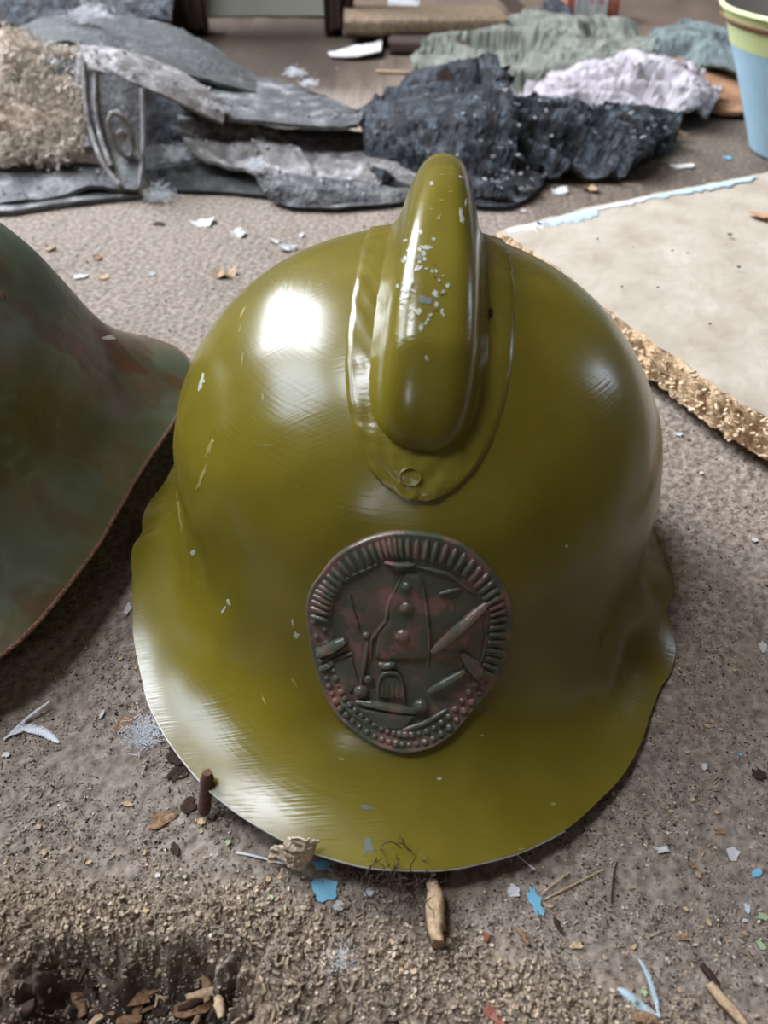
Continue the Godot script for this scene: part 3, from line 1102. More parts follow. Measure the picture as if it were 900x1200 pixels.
func badge(o: Node3D, s: Seen, inv: Transform3D) -> void:
	var b := Buf.new()
	var p := PackedVector3Array()
	var lifts := [[0.02, 0.0016], [0.2, 0.0016], [0.4, 0.0015], [0.6, 0.0014], [0.74, 0.0013], [0.78, 0.0019], [0.94, 0.0019], [0.965, 0.0024], [0.985, 0.0022], [0.995, 0.0012], [1.0, -0.0004]]
	var nu := 121
	for l in lifts:
		for k in nu:
			var q := plate_px(float(k) / (nu - 1), l[0])
			var g := s.hit(q.x, q.y)
			p.append(inv * (g[0] + g[1] * l[1]))
	b.grid(p, nu, lifts.size(), false)
	var plate := put("badge", b.mesh(), M.badge, o)
	plate.set_meta("label", "dark green stamped oval badge with rust patches")
	# ribs of the border, from the lower end on one side over the top to the other
	var n := 42
	for k in n:
		var u := lerpf(-0.232, 0.29, float(k) / (n - 1))
		var a := plate_px(u, 0.77)
		var c := plate_px(u, 0.94)
		put("rib", capsule_tube(s, inv, [[a.x, a.y], [c.x, c.y]], 3.7, 0.0021, 7), M.badge, plate)
	# the leafy lower border
	for k in 30:
		var u := lerpf(0.30, 0.755, k / 29.0)
		for w in 2:
			var q := plate_px(u + w * 0.007, 0.82 + 0.09 * w)
			var g := s.hit(q.x, q.y)
			put("leaf_bump", bead(inv * (g[0] + g[1] * 0.0018), (3.2 + rng.randf() * 2.4) * 0.00031, 0.8, (inv.basis * g[1]).normalized()), M.badge, plate)
	for q in [["tower", [[440, 212], [492, 224], [512, 330], [530, 470], [524, 556], [318, 556], [330, 452], [372, 400], [372, 330]], 0.0024], ["gate", [[334, 690], [334, 622], [360, 590], [402, 590], [428, 622], [430, 690]], 0.0030], ["axe_head", [[640, 520], [700, 545], [730, 590], [700, 628], [660, 600]], 0.0030], ["scroll", [[262, 730], [480, 756], [420, 815], [330, 810]], 0.0026], ["crown_tip", [[352, 180], [474, 188], [440, 205], [400, 208]], 0.0032], ["shield", [[170, 540], [235, 530], [268, 640], [215, 690], [178, 620]], 0.0022]]:
		put(q[0], relief(s, inv, q[1], q[2]), M.badge, plate)
	var at := func(x: float, y: float) -> Array: return [340.0 + x / 3.214, 600.0 + y / 3.214]
	for q in [["nozzle", [[112, 528], [215, 472]], 7.0], ["nozzle", [[118, 584], [165, 566]], 4.0], ["nozzle", [[150, 555], [240, 520]], 3.0], ["axe_handle", [[225, 300], [262, 440]], 2.2], ["axe_handle", [[560, 300], [640, 280]], 2.2], ["hose_barrel", [[300, 770], [440, 790]], 2.4], ["axe_handle", [[535, 515], [735, 335]], 6.5], ["axe_handle", [[270, 640], [300, 465]], 3.0], ["hose_barrel", [[520, 668], [655, 588]], 5.0], ["hose_barrel", [[250, 705], [490, 745]], 5.0], ["ribbon", [[180, 690], [250, 760], [330, 815]], 3.0], ["ribbon", [[400, 822], [500, 790], [590, 735]], 3.0], ["ribbon", [[360, 182], [410, 200], [455, 188]], 3.2], ["ribbon", [[170, 560], [190, 640], [240, 700]], 2.5], ["ribbon", [[715, 360], [735, 450], [720, 540], [670, 620]], 2.5], ["ribbon", [[150, 400], [165, 320], [200, 250], [340, 190]], 2.2], ["ribbon", [[480, 200], [590, 225], [690, 300]], 2.2], ["arch", [[335, 690], [335, 620], [360, 588], [400, 588], [425, 620], [428, 690]], 2.2], ["grille_bar", [[352, 682], [354, 628]], 1.6], ["grille_bar", [[370, 684], [370, 622]], 1.6], ["grille_bar", [[388, 686], [388, 622]], 1.6], ["grille_bar", [[406, 688], [406, 626]], 1.6], ["tower_edge", [[430, 225], [375, 330], [365, 400], [310, 470], [305, 550]], 2.5], ["tower_edge", [[490, 230], [510, 330], [525, 480], [515, 570]], 2.5], ["axe_blade", [[640, 520], [690, 590], [720, 600]], 7.0], ["grip", [[335, 562], [360, 570], [398, 562]], 4.5]]:
		var pts := []
		for e in q[1]:
			pts.append(at.call(e[0], e[1]))
		put(q[0], capsule_tube(s, inv, pts, q[2] * 1.2, 0.0013 + q[2] * 0.00012 + (0.0014 if q[0] in ["grille_bar", "arch"] else 0.0)), M.badge, plate)
	for q in [[270, 668, 8.5], [490, 722, 9.0], [298, 620, 5.5], [290, 455, 4.5], [210, 480, 4.0], [440, 270, 6.0], [425, 455, 9.0], [440, 350, 8.0]]:
		var e: Array = at.call(q[0], q[1])
		var g := s.hit(e[0], e[1])
		put("boss", bead(inv * (g[0] + g[1] * 0.0018), q[2] * 0.00034, 0.8, (inv.basis * g[1]).normalized()), M.badge, plate)

func other_helmet() -> void:
	var sh := Shell.new()
	sh.rx = 0.114
	sh.rf = 0.118
	sh.rb = 0.118
	sh.h = 0.172
	sh.yj = 0.055
	sh.n = 2.1
	sh.t1 = 62.0
	sh.slope = [28.0, 28.0]
	var c := Vector3(-0.27, 0, -0.345)
	var rim := []
	for q in [[105, 386, 0.03], [160, 392, 0.03], [212, 412, 0.03], [226, 434, 0.03], [219, 460, 0.03], [205, 490, 0.03], [175, 536, 0.03], [150, 575, 0.03], [75, 690, 0.03], [0, 768, 0.028]]:
		var p := on(q[0], q[1], q[2]) - c
		rim.append([rad_to_deg(atan2(p.x, p.z)), Vector2(p.x, p.z).length(), q[2]])
	rim.reverse()
	rim = [[-100.0, 0.15, 0.006], [-60.0, 0.158, 0.008], [-20.0, 0.172, 0.012], [12.0, 0.178, 0.02]] + rim + [[170.0, 0.17, 0.024], [205.0, 0.168, 0.012]]
	sh.rim = rim
	sh.dents = fnl(89, 18.0, 2)
	var o := thing("steel_helmet", c, "dark green rusty steel helmet with a wide flared rim, cut off by the frame", "helmet")
	var made := shell_mesh(sh, 241, 80, 0.0016, true)
	M.steel.vertex_color_use_as_albedo = true
	put("shell", made[0], M.steel, o)
	var path := PackedVector3Array()
	for k in 160:
		path.append(sh.at(-100.0 + 300.0 * k / 159.0, 1.0) + Vector3(0, -0.0006, 0))
	var b := Buf.new()
	b.tube(path, [0.0011], 7)
	put("rusty_edge", b.mesh(), M.rust_edge, o).set_meta("label", "brown rust along the rim's edge")
	var s := seen(made[1], o.transform)
	var k := 0
	for q in [[127, 396, 20, 7, 0.0, "white"], [2, 347, 10, 12, 0, "rust_edge"]]:
		k += 1
		var m := patch(s, o.transform, q[0], q[1], q[2], q[3], q[4], 0.0003, 700 + k, 0.5)
		if m:
			put("rust_patch" if q[5] != "white" else "dropping", m, M[q[5]], o)

# ------------------------------------------------------------------ the things around
func board() -> void:
	var o := thing("chipboard_sheet", Vector3.ZERO, "pale beige chipboard sheet with a crumbling broken edge, lying on the floor", "board")
	var px := [[583, 271, 36], [640, 256, 36], [690, 243, 36], [790, 222, 36], [880, 206, 36], [1100, 165, 33], [1330, 330, 28], [1100, 622, 28], [1000, 556, 36], [898, 488, 36], [847, 459, 36], [802, 425, 36], [749, 391, 36], [700, 352, 36], [651, 312, 36], [617, 290, 36]]
	var n1 := fnl(401, 60.0, 4)
	var out := PackedVector3Array()
	var m := px.size()
	for k in m:
		var a := on(px[k][0], px[k][1], px[k][2] * 0.001)
		var c := on(px[(k + 1) % m][0], px[(k + 1) % m][1], px[(k + 1) % m][2] * 0.001)
		var steps := maxi(2, int((c - a).length() / 0.003))
		for j in steps:
			var p := a.lerp(c, float(j) / steps)
			var side := (c - a).cross(Vector3.UP).normalized()
			p += side * n1.get_noise_3dv(p) * 0.004
			out.append(p)
	var flat2 := PackedVector2Array()
	for p in out:
		flat2.append(Vector2(p.x, p.z))
	var tri := Geometry2D.triangulate_polygon(flat2)
	var b := Buf.new()
	for p in out:
		b.v.append(p)
		b.uv.append(Vector2(p.x, p.z))
	b.i.append_array(tri)
	put("face", b.mesh(), M.board, o).set_meta("label", "smooth pale beige face of the sheet")
	var e := Buf.new()
	var rows := 9
	var q := PackedVector3Array()
	var n2 := fnl(402, 160.0, 4)
	var mid := Vector3.ZERO
	for p in out:
		mid += p / out.size()
	for r in rows:
		for k in out.size() + 1:
			var p := out[k % out.size()]
			var t := float(r) / (rows - 1)
			var side := Vector3(p.x - mid.x, 0, p.z - mid.z).normalized()
			var w := p + Vector3.DOWN * (0.026 + n1.get_noise_3dv(p * 1.3) * 0.003) * t
			if r > 0:
				w += side * (n2.get_noise_3dv(w) * 0.006 - 0.003 * t + 0.001 + n1.get_noise_3dv(w * 0.6) * 0.004)
			w.y = maxf(w.y, 0.0015)
			q.append(w)
	e.grid(q, out.size() + 1, rows, false)
	var low := PackedVector3Array(q.slice((rows - 1) * (out.size() + 1), rows * (out.size() + 1) - 1))
	var eb := e.v.size()
	for p in low:
		e.v.append(p)
		e.uv.append(Vector2.ZERO)
	for t in tri:
		e.i.append(eb + t)
	put("broken_edge", e.mesh(), M.particle, o).set_meta("label", "rough brown edge of pressed wood flakes")
	# flakes standing out of the broken edge
	var mm := MultiMesh.new()
	mm.transform_format = MultiMesh.TRANSFORM_3D
	mm.use_colors = true
	mm.mesh = flake(1.0, 0.55, 0.16, 0.12, 3, 7)
	var spots := []
	for k in 1500:
		var f := rng.randf_range(0.40, 1.0)
		var p := out[int(f * out.size()) % out.size()]
		if p.x > 0.62 or p.z < -0.82:
			continue
		var side := Vector3(p.x - mid.x, 0, p.z - mid.z).normalized()
		spots.append(p + side * rng.randf_range(-0.001, 0.002) + Vector3.DOWN * rng.randf_range(0.001, 0.025))
	mm.instance_count = spots.size()
	for k in spots.size():
		var sz := rng.randf_range(0.002, 0.007)
		mm.set_instance_transform(k, Transform3D(Basis.from_euler(Vector3(rng.randf_range(-0.7, 0.7), rng.randf() * TAU, rng.randf_range(-0.7, 0.7))).scaled(Vector3.ONE * sz), spots[k]))
		var t := rng.randf()
		mm.set_instance_color(k, Color(0.42, 0.29, 0.17).lerp(Color(0.92, 0.76, 0.54), t))
	var mi := MultiMeshInstance3D.new()
	mi.name = "wood_flakes"
	mi.multimesh = mm
	mi.material_override = M.grain
	mi.set_meta("kind", "stuff")
	o.add_child(mi, true)
	# remains of pale blue paint on the edge behind
	var k2 := 0
	for st in [[592, 268, 640, 257, 9, "white"], [628, 260, 700, 242, 11, "blue_pale"], [696, 243, 760, 229, 6, "white"], [756, 230, 884, 206, 6, "blue_pale"]]:
		k2 += 1
		var strip := Buf.new()
		var sp := PackedVector3Array()
		for j in 25:
			var t := j / 24.0
			var w := on(lerpf(st[0], st[2], t), lerpf(st[1], st[3], t) + 1.0, 0.0362)
			var wide: float = st[4] * 0.0016 * (0.6 + 0.7 * absf(n1.get_noise_2d(t * 0.3 + k2, 3.0) * 2.0)) * pow(sin(PI * clampf(t * 0.9 + 0.05, 0, 1)), 0.4)
			sp.append(w + Vector3(0.3, 0, 1).normalized() * wide + Vector3.DOWN * 0.0004)
			sp.append(w + Vector3(0.3, 0, 1).normalized() * wide * 0.9 + Vector3.UP * 0.0003)
			sp.append(w + Vector3.UP * 0.0003)
			sp.append(w + Vector3(-0.0006, -0.006, -0.0012))
		strip.grid(sp, 4, 25)
		put("paint_remnant", strip.mesh(), M[st[5]], o)
	var lf := thing("dry_leaf", on(893, 252, 0.0368), "curled orange-brown dry leaf lying on the chipboard sheet", "leaf")
	put("blade", flake(0.034, 0.016, 0.0005, 0.12, 431, 12, 0.4), flat(rgb(186, 140, 104), 0.8), lf)
	lf.rotation.y = -0.3
	var j := 0
	for s in [[788, 294, 4], [806, 297, 4], [742, 290, 3], [771, 337, 5], [729, 336, 4], [866, 313, 6], [855, 275, 9], [700, 280, 4], [832, 380, 4]]:
		j += 1
		var f := put("dark_speck", flake(s[2] * 0.0006, s[2] * 0.0005, 0.0005, 0.05, 440 + j, 7), M.wood_dark)
		f.position = on(s[0], s[1], 0.0363)
		tag(f, "tiny dark speck of dirt on the pale chipboard sheet", "speck", "specks on the chipboard sheet")

func lathe(prof: Array, sides := 72) -> ArrayMesh:
	var b := Buf.new()
	var p := PackedVector3Array()
	for q in prof:
		for k in sides + 1:
			var a := TAU * k / sides
			p.append(Vector3(q[0] * cos(a), q[1], q[0] * sin(a)))
	b.grid(p, sides + 1, prof.size(), true)
	return b.mesh()

func pail() -> void:
	var o := thing("painted_pail", Vector3(0.497, 0, -0.95), "flared pail painted pale blue with a yellow-green band below its rim", "pail")
	put("body", lathe([[0.0, 0.001], [0.064, 0.001], [0.067, 0.004], [0.0865, 0.045], [0.105, 0.083], [0.1185, 0.1085]]), M.pail_blue, o)
	put("band", lathe([[0.1185, 0.1085], [0.119, 0.1088], [0.126, 0.124], [0.1375, 0.1435]]), M.pail_green, o).set_meta("label", "yellow-green painted band")
	put("rim", lathe([[0.1365, 0.141], [0.1385, 0.142], [0.1395, 0.1445], [0.1375, 0.1465], [0.1345, 0.1455]]), M.pail_green, o)
	put("lining", lathe([[0.1345, 0.1455], [0.124, 0.124], [0.1, 0.08], [0.062, 0.006], [0.0, 0.006]]), M.pail_in, o)
	var b := Buf.new()
	var p := PackedVector3Array()
	for k in 40:
		var a := TAU * (0.36 + 0.26 * k / 39.0)
		for q in [[0.1345, 0.136], [0.1352, 0.1345], [0.1322, 0.1315], [0.1300, 0.1295]]:
			p.append(Vector3(q[0] * cos(a) * 1.006, q[1], q[0] * sin(a) * 1.006 * 1.0))
	b.grid(p, 4, 40)
	put("dirt_streak", b.mesh(), M.wood_mid, o)

func coat() -> void:
	# a torn satchel of worn leathercloth
	var o := thing("torn_satchel", Vector3.ZERO, "heap of torn grey leathercloth, a satchel flap with a round stud at its front", "satchel")
	put("front_flap", sheet(zrows([[[100, 74, 0.885], [130, 82, 0.87], [166, 104, 0.86]], [[103, 120, 0.86], [132, 130, 0.85], [167, 140, 0.845]], [[112, 165, 0.84], [138, 182, 0.83], [167, 185, 0.825]], [[136, 214, 0.80], [148, 221, 0.797], [162, 222, 0.797]]]), 0.0012, 9.0, 601, 0.004, 50, 50, false), M.leather, o)
	for e in [[[99, 72, 0.884], [100, 110, 0.864], [106, 150, 0.846], [120, 190, 0.815], [140, 217, 0.797]], [[167, 104, 0.857], [168, 140, 0.842], [168, 180, 0.824], [163, 221, 0.795]], [[112, 84, 0.874], [112, 120, 0.856], [118, 160, 0.838], [130, 195, 0.812]]]:
		put("piping", twig_mesh(zrow(e), 0.0028, 0.0028), M.leather_pale, o)
	put("seam_roll", twig_mesh(zrow([[100, 66, 0.91], [97, 100, 0.885], [98, 135, 0.87], [104, 175, 0.84]]), 0.009, 0.006), M.leather_pale, o)
	var ring := []
	var c := far(143, 158, 0.82)
	for k in 13:
		var a := TAU * k / 12
		ring.append(c + Vector3(0.0105 * cos(a), 0.0225 * sin(a), 0.0065 * sin(a) + 0.002))
	put("stud", twig_mesh(ring, 0.0028, 0.0028), M.leather_pale, o).set_meta("label", "round pale stud on the flap")
	put("stud", bead(c + Vector3(0, 0, 0.001), 0.006, 0.5, Vector3(0, 0.3, 1).normalized()), M.leather_pale, o)
	put("top_band", sheet(zrows([[[92, 54, 0.95], [150, 56, 0.95], [212, 82, 0.93], [264, 122, 0.90]], [[96, 64, 0.90], [150, 72, 0.89], [210, 100, 0.88], [263, 130, 0.87]], [[104, 80, 0.872], [140, 92, 0.868], [190, 112, 0.862], [262, 141, 0.86]]]), 0.003, 14.0, 603, 0.004), M.leather_pale, o)
	put("side_strap", sheet(zrows([[[44, 54, 0.94], [75, 54, 0.935], [102, 60, 0.93]], [[52, 70, 0.91], [76, 74, 0.905], [98, 78, 0.90]], [[60, 90, 0.90], [78, 94, 0.895], [97, 94, 0.89]]]), 0.002, 20.0, 605, 0.004, 30, 24), M.leather, o)
	put("lower_flap", sheet(zrows([[[-60, 205, 0.86], [40, 192, 0.86], [110, 192, 0.85], [152, 210, 0.815]], [[-60, 225, 0.81], [30, 214, 0.81], [100, 206, 0.82], [150, 216, 0.81]], [[-60, 240, 0.78], [8, 238, 0.772], [60, 228, 0.785], [104, 216, 0.80], [146, 222, 0.80]]]), 0.002, 12.0, 607, 0.004, 60, 30), M.leather, o)
	put("lower_lip", sheet(zrows([[[-60, 243, 0.80], [8, 240, 0.80], [70, 235, 0.81], [160, 222, 0.82]], [[-60, 252, 0.765], [6, 254, 0.755], [70, 246, 0.775], [164, 230, 0.80]]]), 0.001, 12.0, 609, 0.004, 60, 14), M.leather, o)
	put("back_flap", sheet(zrows([[[10, 40, 1.16], [60, 20, 1.18], [110, 28, 1.14], [150, 55, 1.04]], [[28, 58, 1.02], [80, 50, 1.0], [120, 56, 0.98], [150, 66, 0.97]]]), 0.003, 9.0, 611, 0.004), M.leather_dark, o)
	put("back_flap", sheet(zrows([[[85, 16, 1.3], [180, 22, 1.26], [240, 50, 1.16], [300, 90, 1.06]], [[110, 34, 1.16], [180, 45, 1.13], [240, 70, 1.06], [300, 96, 1.03]], [[130, 60, 1.02], [180, 74, 1.0], [230, 92, 0.98], [300, 106, 0.98]]]), 0.003, 7.0, 613, 0.004), M.leather_dark, o)
	put("middle_flap", sheet(zrows([[[205, 84, 1.02], [260, 88, 1.04], [330, 94, 1.04], [380, 112, 1.0], [424, 132, 0.95]], [[205, 108, 0.95], [262, 116, 0.95], [330, 120, 0.95], [390, 130, 0.92], [424, 138, 0.91]], [[214, 124, 0.90], [262, 139, 0.88], [330, 143, 0.875], [390, 148, 0.865], [418, 144, 0.875]]]), 0.0022, 9.0, 617, 0.004), M.leather, o)
	put("inner_fold", sheet(zrows([[[208, 136, 0.93], [260, 146, 0.92], [310, 150, 0.92], [350, 175, 0.87]], [[212, 150, 0.89], [262, 165, 0.88], [320, 175, 0.87], [366, 205, 0.82]], [[216, 168, 0.86], [240, 190, 0.84], [290, 200, 0.82], [330, 236, 0.78]]]), 0.005, 18.0, 619, 0.004), M.leather_pale, o)
	put("inner_fold", sheet(zrows([[[315, 152, 0.95], [370, 156, 0.94], [440, 160, 0.93], [490, 180, 0.9]], [[330, 180, 0.87], [380, 190, 0.86], [440, 192, 0.85], [490, 200, 0.85]], [[340, 212, 0.82], [390, 220, 0.81], [440, 222, 0.81], [490, 222, 0.82]]]), 0.006, 16.0, 621, 0.004), M.leather_pale, o)
	put("hem_roll", sheet(zrows([[[298, 196, 0.835], [350, 206, 0.82], [410, 214, 0.815], [486, 214, 0.82]], [[302, 212, 0.795], [350, 220, 0.785], [410, 226, 0.785], [486, 226, 0.795]], [[316, 236, 0.782], [350, 246, 0.768], [410, 250, 0.768], [486, 238, 0.785]]]), 0.004, 18.0, 623, 0.004), M.leather, o)
	put("gap_shade", sheet(zrows([[[140, 92, 0.98], [190, 104, 0.97], [230, 130, 0.95]], [[140, 150, 0.93], [190, 150, 0.93], [240, 160, 0.92]], [[150, 205, 0.88], [190, 200, 0.88], [250, 200, 0.88]]]), 0.003, 16.0, 629, 0.003, 30, 30), M.rag_black, o)  # black sheet standing for the shade in the gap between the flaps
	put("under_cloth", sheet(zrows([[[150, 150, 0.97], [200, 150, 0.96], [260, 155, 0.94], [320, 170, 0.9]], [[165, 200, 0.86], [210, 195, 0.86], [260, 195, 0.86], [320, 205, 0.84]], [[180, 226, 0.82], [215, 231, 0.815], [260, 231, 0.812], [315, 232, 0.8]]]), 0.003, 16.0, 627, 0.003), M.leather_dark, o)
	for c2 in o.get_children():
		if c2.name in ["middle_flap", "hem_roll", "top_band", "inner_fold", "lower_flap"]:
			lint(c2, 40, 0.006)
	# the fleecy lining that has come out
	put("fleece_lining", sheet(zrows([[[-70, 40, 1.05], [0, 38, 1.02], [30, 40, 1.0], [50, 62, 0.95], [66, 94, 0.92]], [[-70, 90, 0.93], [0, 86, 0.92], [40, 92, 0.91], [80, 104, 0.90], [96, 112, 0.89]], [[-70, 150, 0.86], [0, 146, 0.86], [50, 146, 0.86], [85, 146, 0.865], [98, 146, 0.87]], [[-70, 192, 0.845], [0, 190, 0.845], [50, 190, 0.845], [78, 180, 0.85], [94, 160, 0.86]]]), 0.007, 26.0, 631, 0.008, 90, 80), M.wool, o)
	var mm := MultiMesh.new()
	mm.transform_format = MultiMesh.TRANSFORM_3D
	mm.mesh = tuft(1.0, 16, 0.03, 9)
	mm.instance_count = 1000
	for k in 1000:
		var a := rng.randf()
		var pt: Vector3
		if k < 300:
			pt = spline(zrow([[10, 40, 0.985], [40, 60, 0.935], [62, 95, 0.905], [90, 105, 0.885], [98, 140, 0.86], [94, 165, 0.85], [70, 185, 0.835]]), a)
		else:
			pt = far(rng.randf_range(0, 92), rng.randf_range(60, 185), 0.0 + lerpf(0.93, 0.835, a))
			pt = far(pixel(pt).x, lerpf(60, 185, a), lerpf(0.925, 0.836, a))
		mm.set_instance_transform(k, Transform3D(Basis.from_euler(Vector3(rng.randf() * TAU, rng.randf() * TAU, rng.randf() * TAU)).scaled(Vector3.ONE * rng.randf_range(0.014, 0.032)), pt))
	var mi := MultiMeshInstance3D.new()
	mi.name = "fleece"
	mi.multimesh = mm
	mi.material_override = M.wool_pale
	mi.set_meta("kind", "stuff")
	o.add_child(mi, true)
	var tufts := [[186, 232, 0.80, 0.030, "white fluff at the foot of the studded satchel flap"], [205, 185, 0.855, 0.035, "grey fluff in the dark gap of the torn satchel"], [105, 22, 1.12, 0.045, "pale fluff on the back of the torn satchel"], [300, 195, 0.805, 0.02, "small white fluff on the satchel's inner fold"], [346, 88, 1.03, 0.02, "white wisp standing on the satchel's back edge beside bare floor"], [362, 100, 1.0, 0.016, "short white wisp on the back edge, next to a taller wisp"]]
	var j := 0
	for q in tufts:
		j += 1
		var f := put("fluff", tuft(q[3], 260, 0.0003, 640 + j, 0.8), M.feather)
		f.position = far(q[0], q[1], q[2])
		tag(f, q[4], "fluff")

func rags() -> void:
	var o := thing("black_rag", Vector3.ZERO, "stiff black rag propped up to a peak, speckled with white", "rag")
	put("cloth", sheet(zrows([[[415, 138, 0.95], [470, 104, 1.02], [520, 80, 1.04], [577, 64, 1.03], [590, 100, 0.96]], [[425, 160, 0.90], [475, 140, 0.93], [530, 120, 0.94], [585, 105, 0.95], [600, 130, 0.92]], [[430, 190, 0.84], [480, 178, 0.86], [535, 165, 0.87], [590, 158, 0.88], [604, 170, 0.87]], [[446, 222, 0.81], [490, 226, 0.80], [540, 236, 0.785], [590, 240, 0.78], [606, 225, 0.80]]]), 0.015, 13.0, 651, 0.004, 110, 90), M.rag_black, o)
	put("torn_edge", sheet(zrows([[[560, 70, 1.02], [575, 64, 1.03], [584, 66, 1.02]], [[566, 100, 0.97], [580, 98, 0.97], [592, 100, 0.96]], [[568, 135, 0.93], [585, 135, 0.93], [604, 140, 0.92]]]), 0.006, 30.0, 653, 0.003, 30, 40), M.rag_black, o)
	var p := put("brown_stain", flake(0.028, 0.022, 0.001, 0.05, 655, 14, 0.6), M.wood_dark, o)
	p.position = far(521, 88, 0.985)
	p.rotation = Vector3(0.9, 0, 0)
	var o2 := thing("black_rag", Vector3.ZERO, "low crumpled black rag lying in front of the white cloth", "rag")
	put("cloth", sheet(zrows([[[585, 112, 1.0], [640, 122, 1.02], [700, 132, 1.02], [760, 138, 1.02], [796, 146, 1.0]], [[580, 140, 0.93], [640, 140, 0.95], [700, 146, 0.95], [760, 150, 0.97], [796, 152, 0.975]], [[575, 180, 0.88], [640, 172, 0.89], [700, 168, 0.9], [750, 172, 0.9], [792, 158, 0.96]], [[570, 210, 0.84], [620, 206, 0.845], [690, 205, 0.845], [742, 198, 0.855], [788, 162, 0.945]]]), 0.017, 21.0, 661, 0.004, 120, 80), M.rag_black, o2)
	var w := thing("white_cloth", Vector3.ZERO, "crumpled white cloth lying bunched up on the floor", "cloth")
	put("cloth", sheet(zrows([[[606, 112, 1.17], [660, 92, 1.24], [720, 72, 1.24], [785, 70, 1.25], [836, 108, 1.17]], [[606, 116, 1.13], [660, 104, 1.15], [725, 88, 1.15], [790, 90, 1.15], [838, 116, 1.13]], [[608, 122, 1.09], [660, 122, 1.08], [730, 116, 1.07], [795, 118, 1.06], [836, 124, 1.09]], [[612, 126, 1.075], [660, 132, 1.055], [730, 140, 1.03], [790, 139, 1.035], [830, 134, 1.05]]]), 0.018, 17.0, 671, 0.004, 120, 80), M.rag_white, w)
	var g := thing("grey_green_cloth", Vector3.ZERO, "large grey-green cloth spread in folds behind the white cloth", "cloth")
	put("cloth", sheet(zrows([[[480, 66, 1.42], [540, 44, 1.52], [600, 28, 1.62], [660, 22, 1.66], [770, 44, 1.5]], [[490, 84, 1.32], [560, 62, 1.4], [620, 48, 1.46], [690, 48, 1.45], [765, 62, 1.38]], [[520, 108, 1.22], [570, 92, 1.25], [640, 78, 1.3], [700, 72, 1.32], [765, 74, 1.3]], [[560, 114, 1.15], [600, 110, 1.165], [660, 98, 1.21], [720, 86, 1.25], [765, 84, 1.255]]]), 0.026, 8.5, 681, 0.004, 130, 90), M.rag_green, g)
	var t := thing("teal_cloth", Vector3.ZERO, "rolled grey-teal cloth lying beside the pale blue pail", "cloth")
	put("cloth", sheet(zrows([[[748, 52, 1.42], [790, 34, 1.5], [830, 36, 1.48], [868, 60, 1.38]], [[752, 58, 1.36], [790, 46, 1.4], [830, 54, 1.36], [868, 78, 1.28]], [[764, 68, 1.335], [796, 68, 1.325], [830, 82, 1.26], [868, 96, 1.2]]]), 0.018, 10.0, 691, 0.004, 80, 50), M.rag_teal, t)
	var c := thing("cardboard", Vector3.ZERO, "brown torn cardboard on the floor under the rolled teal cloth", "cardboard")
	put("sheet", sheet(zrows([[[770, 66, 1.36], [830, 70, 1.34], [900, 80, 1.3]], [[790, 100, 1.2], [840, 104, 1.19], [900, 104, 1.19]], [[800, 112, 1.15], [846, 130, 1.085], [900, 128, 1.09]]]), 0.003, 10.0, 693, 0.004, 40, 40, false), M.card, c)
	var lump := thing("black_rag", Vector3.ZERO, "dark rounded end of rag just behind the crest of the fire helmet", "rag")
	put("cloth", sheet(zrows([[[520, 180, 0.87], [560, 182, 0.88], [600, 196, 0.86], [640, 208, 0.84]], [[526, 205, 0.82], [560, 205, 0.82], [600, 212, 0.82], [634, 218, 0.82]], [[536, 236, 0.785], [560, 246, 0.77], [596, 246, 0.77], [622, 232, 0.795]]]), 0.006, 22.0, 697, 0.004, 50, 40), M.rag_black, lump)

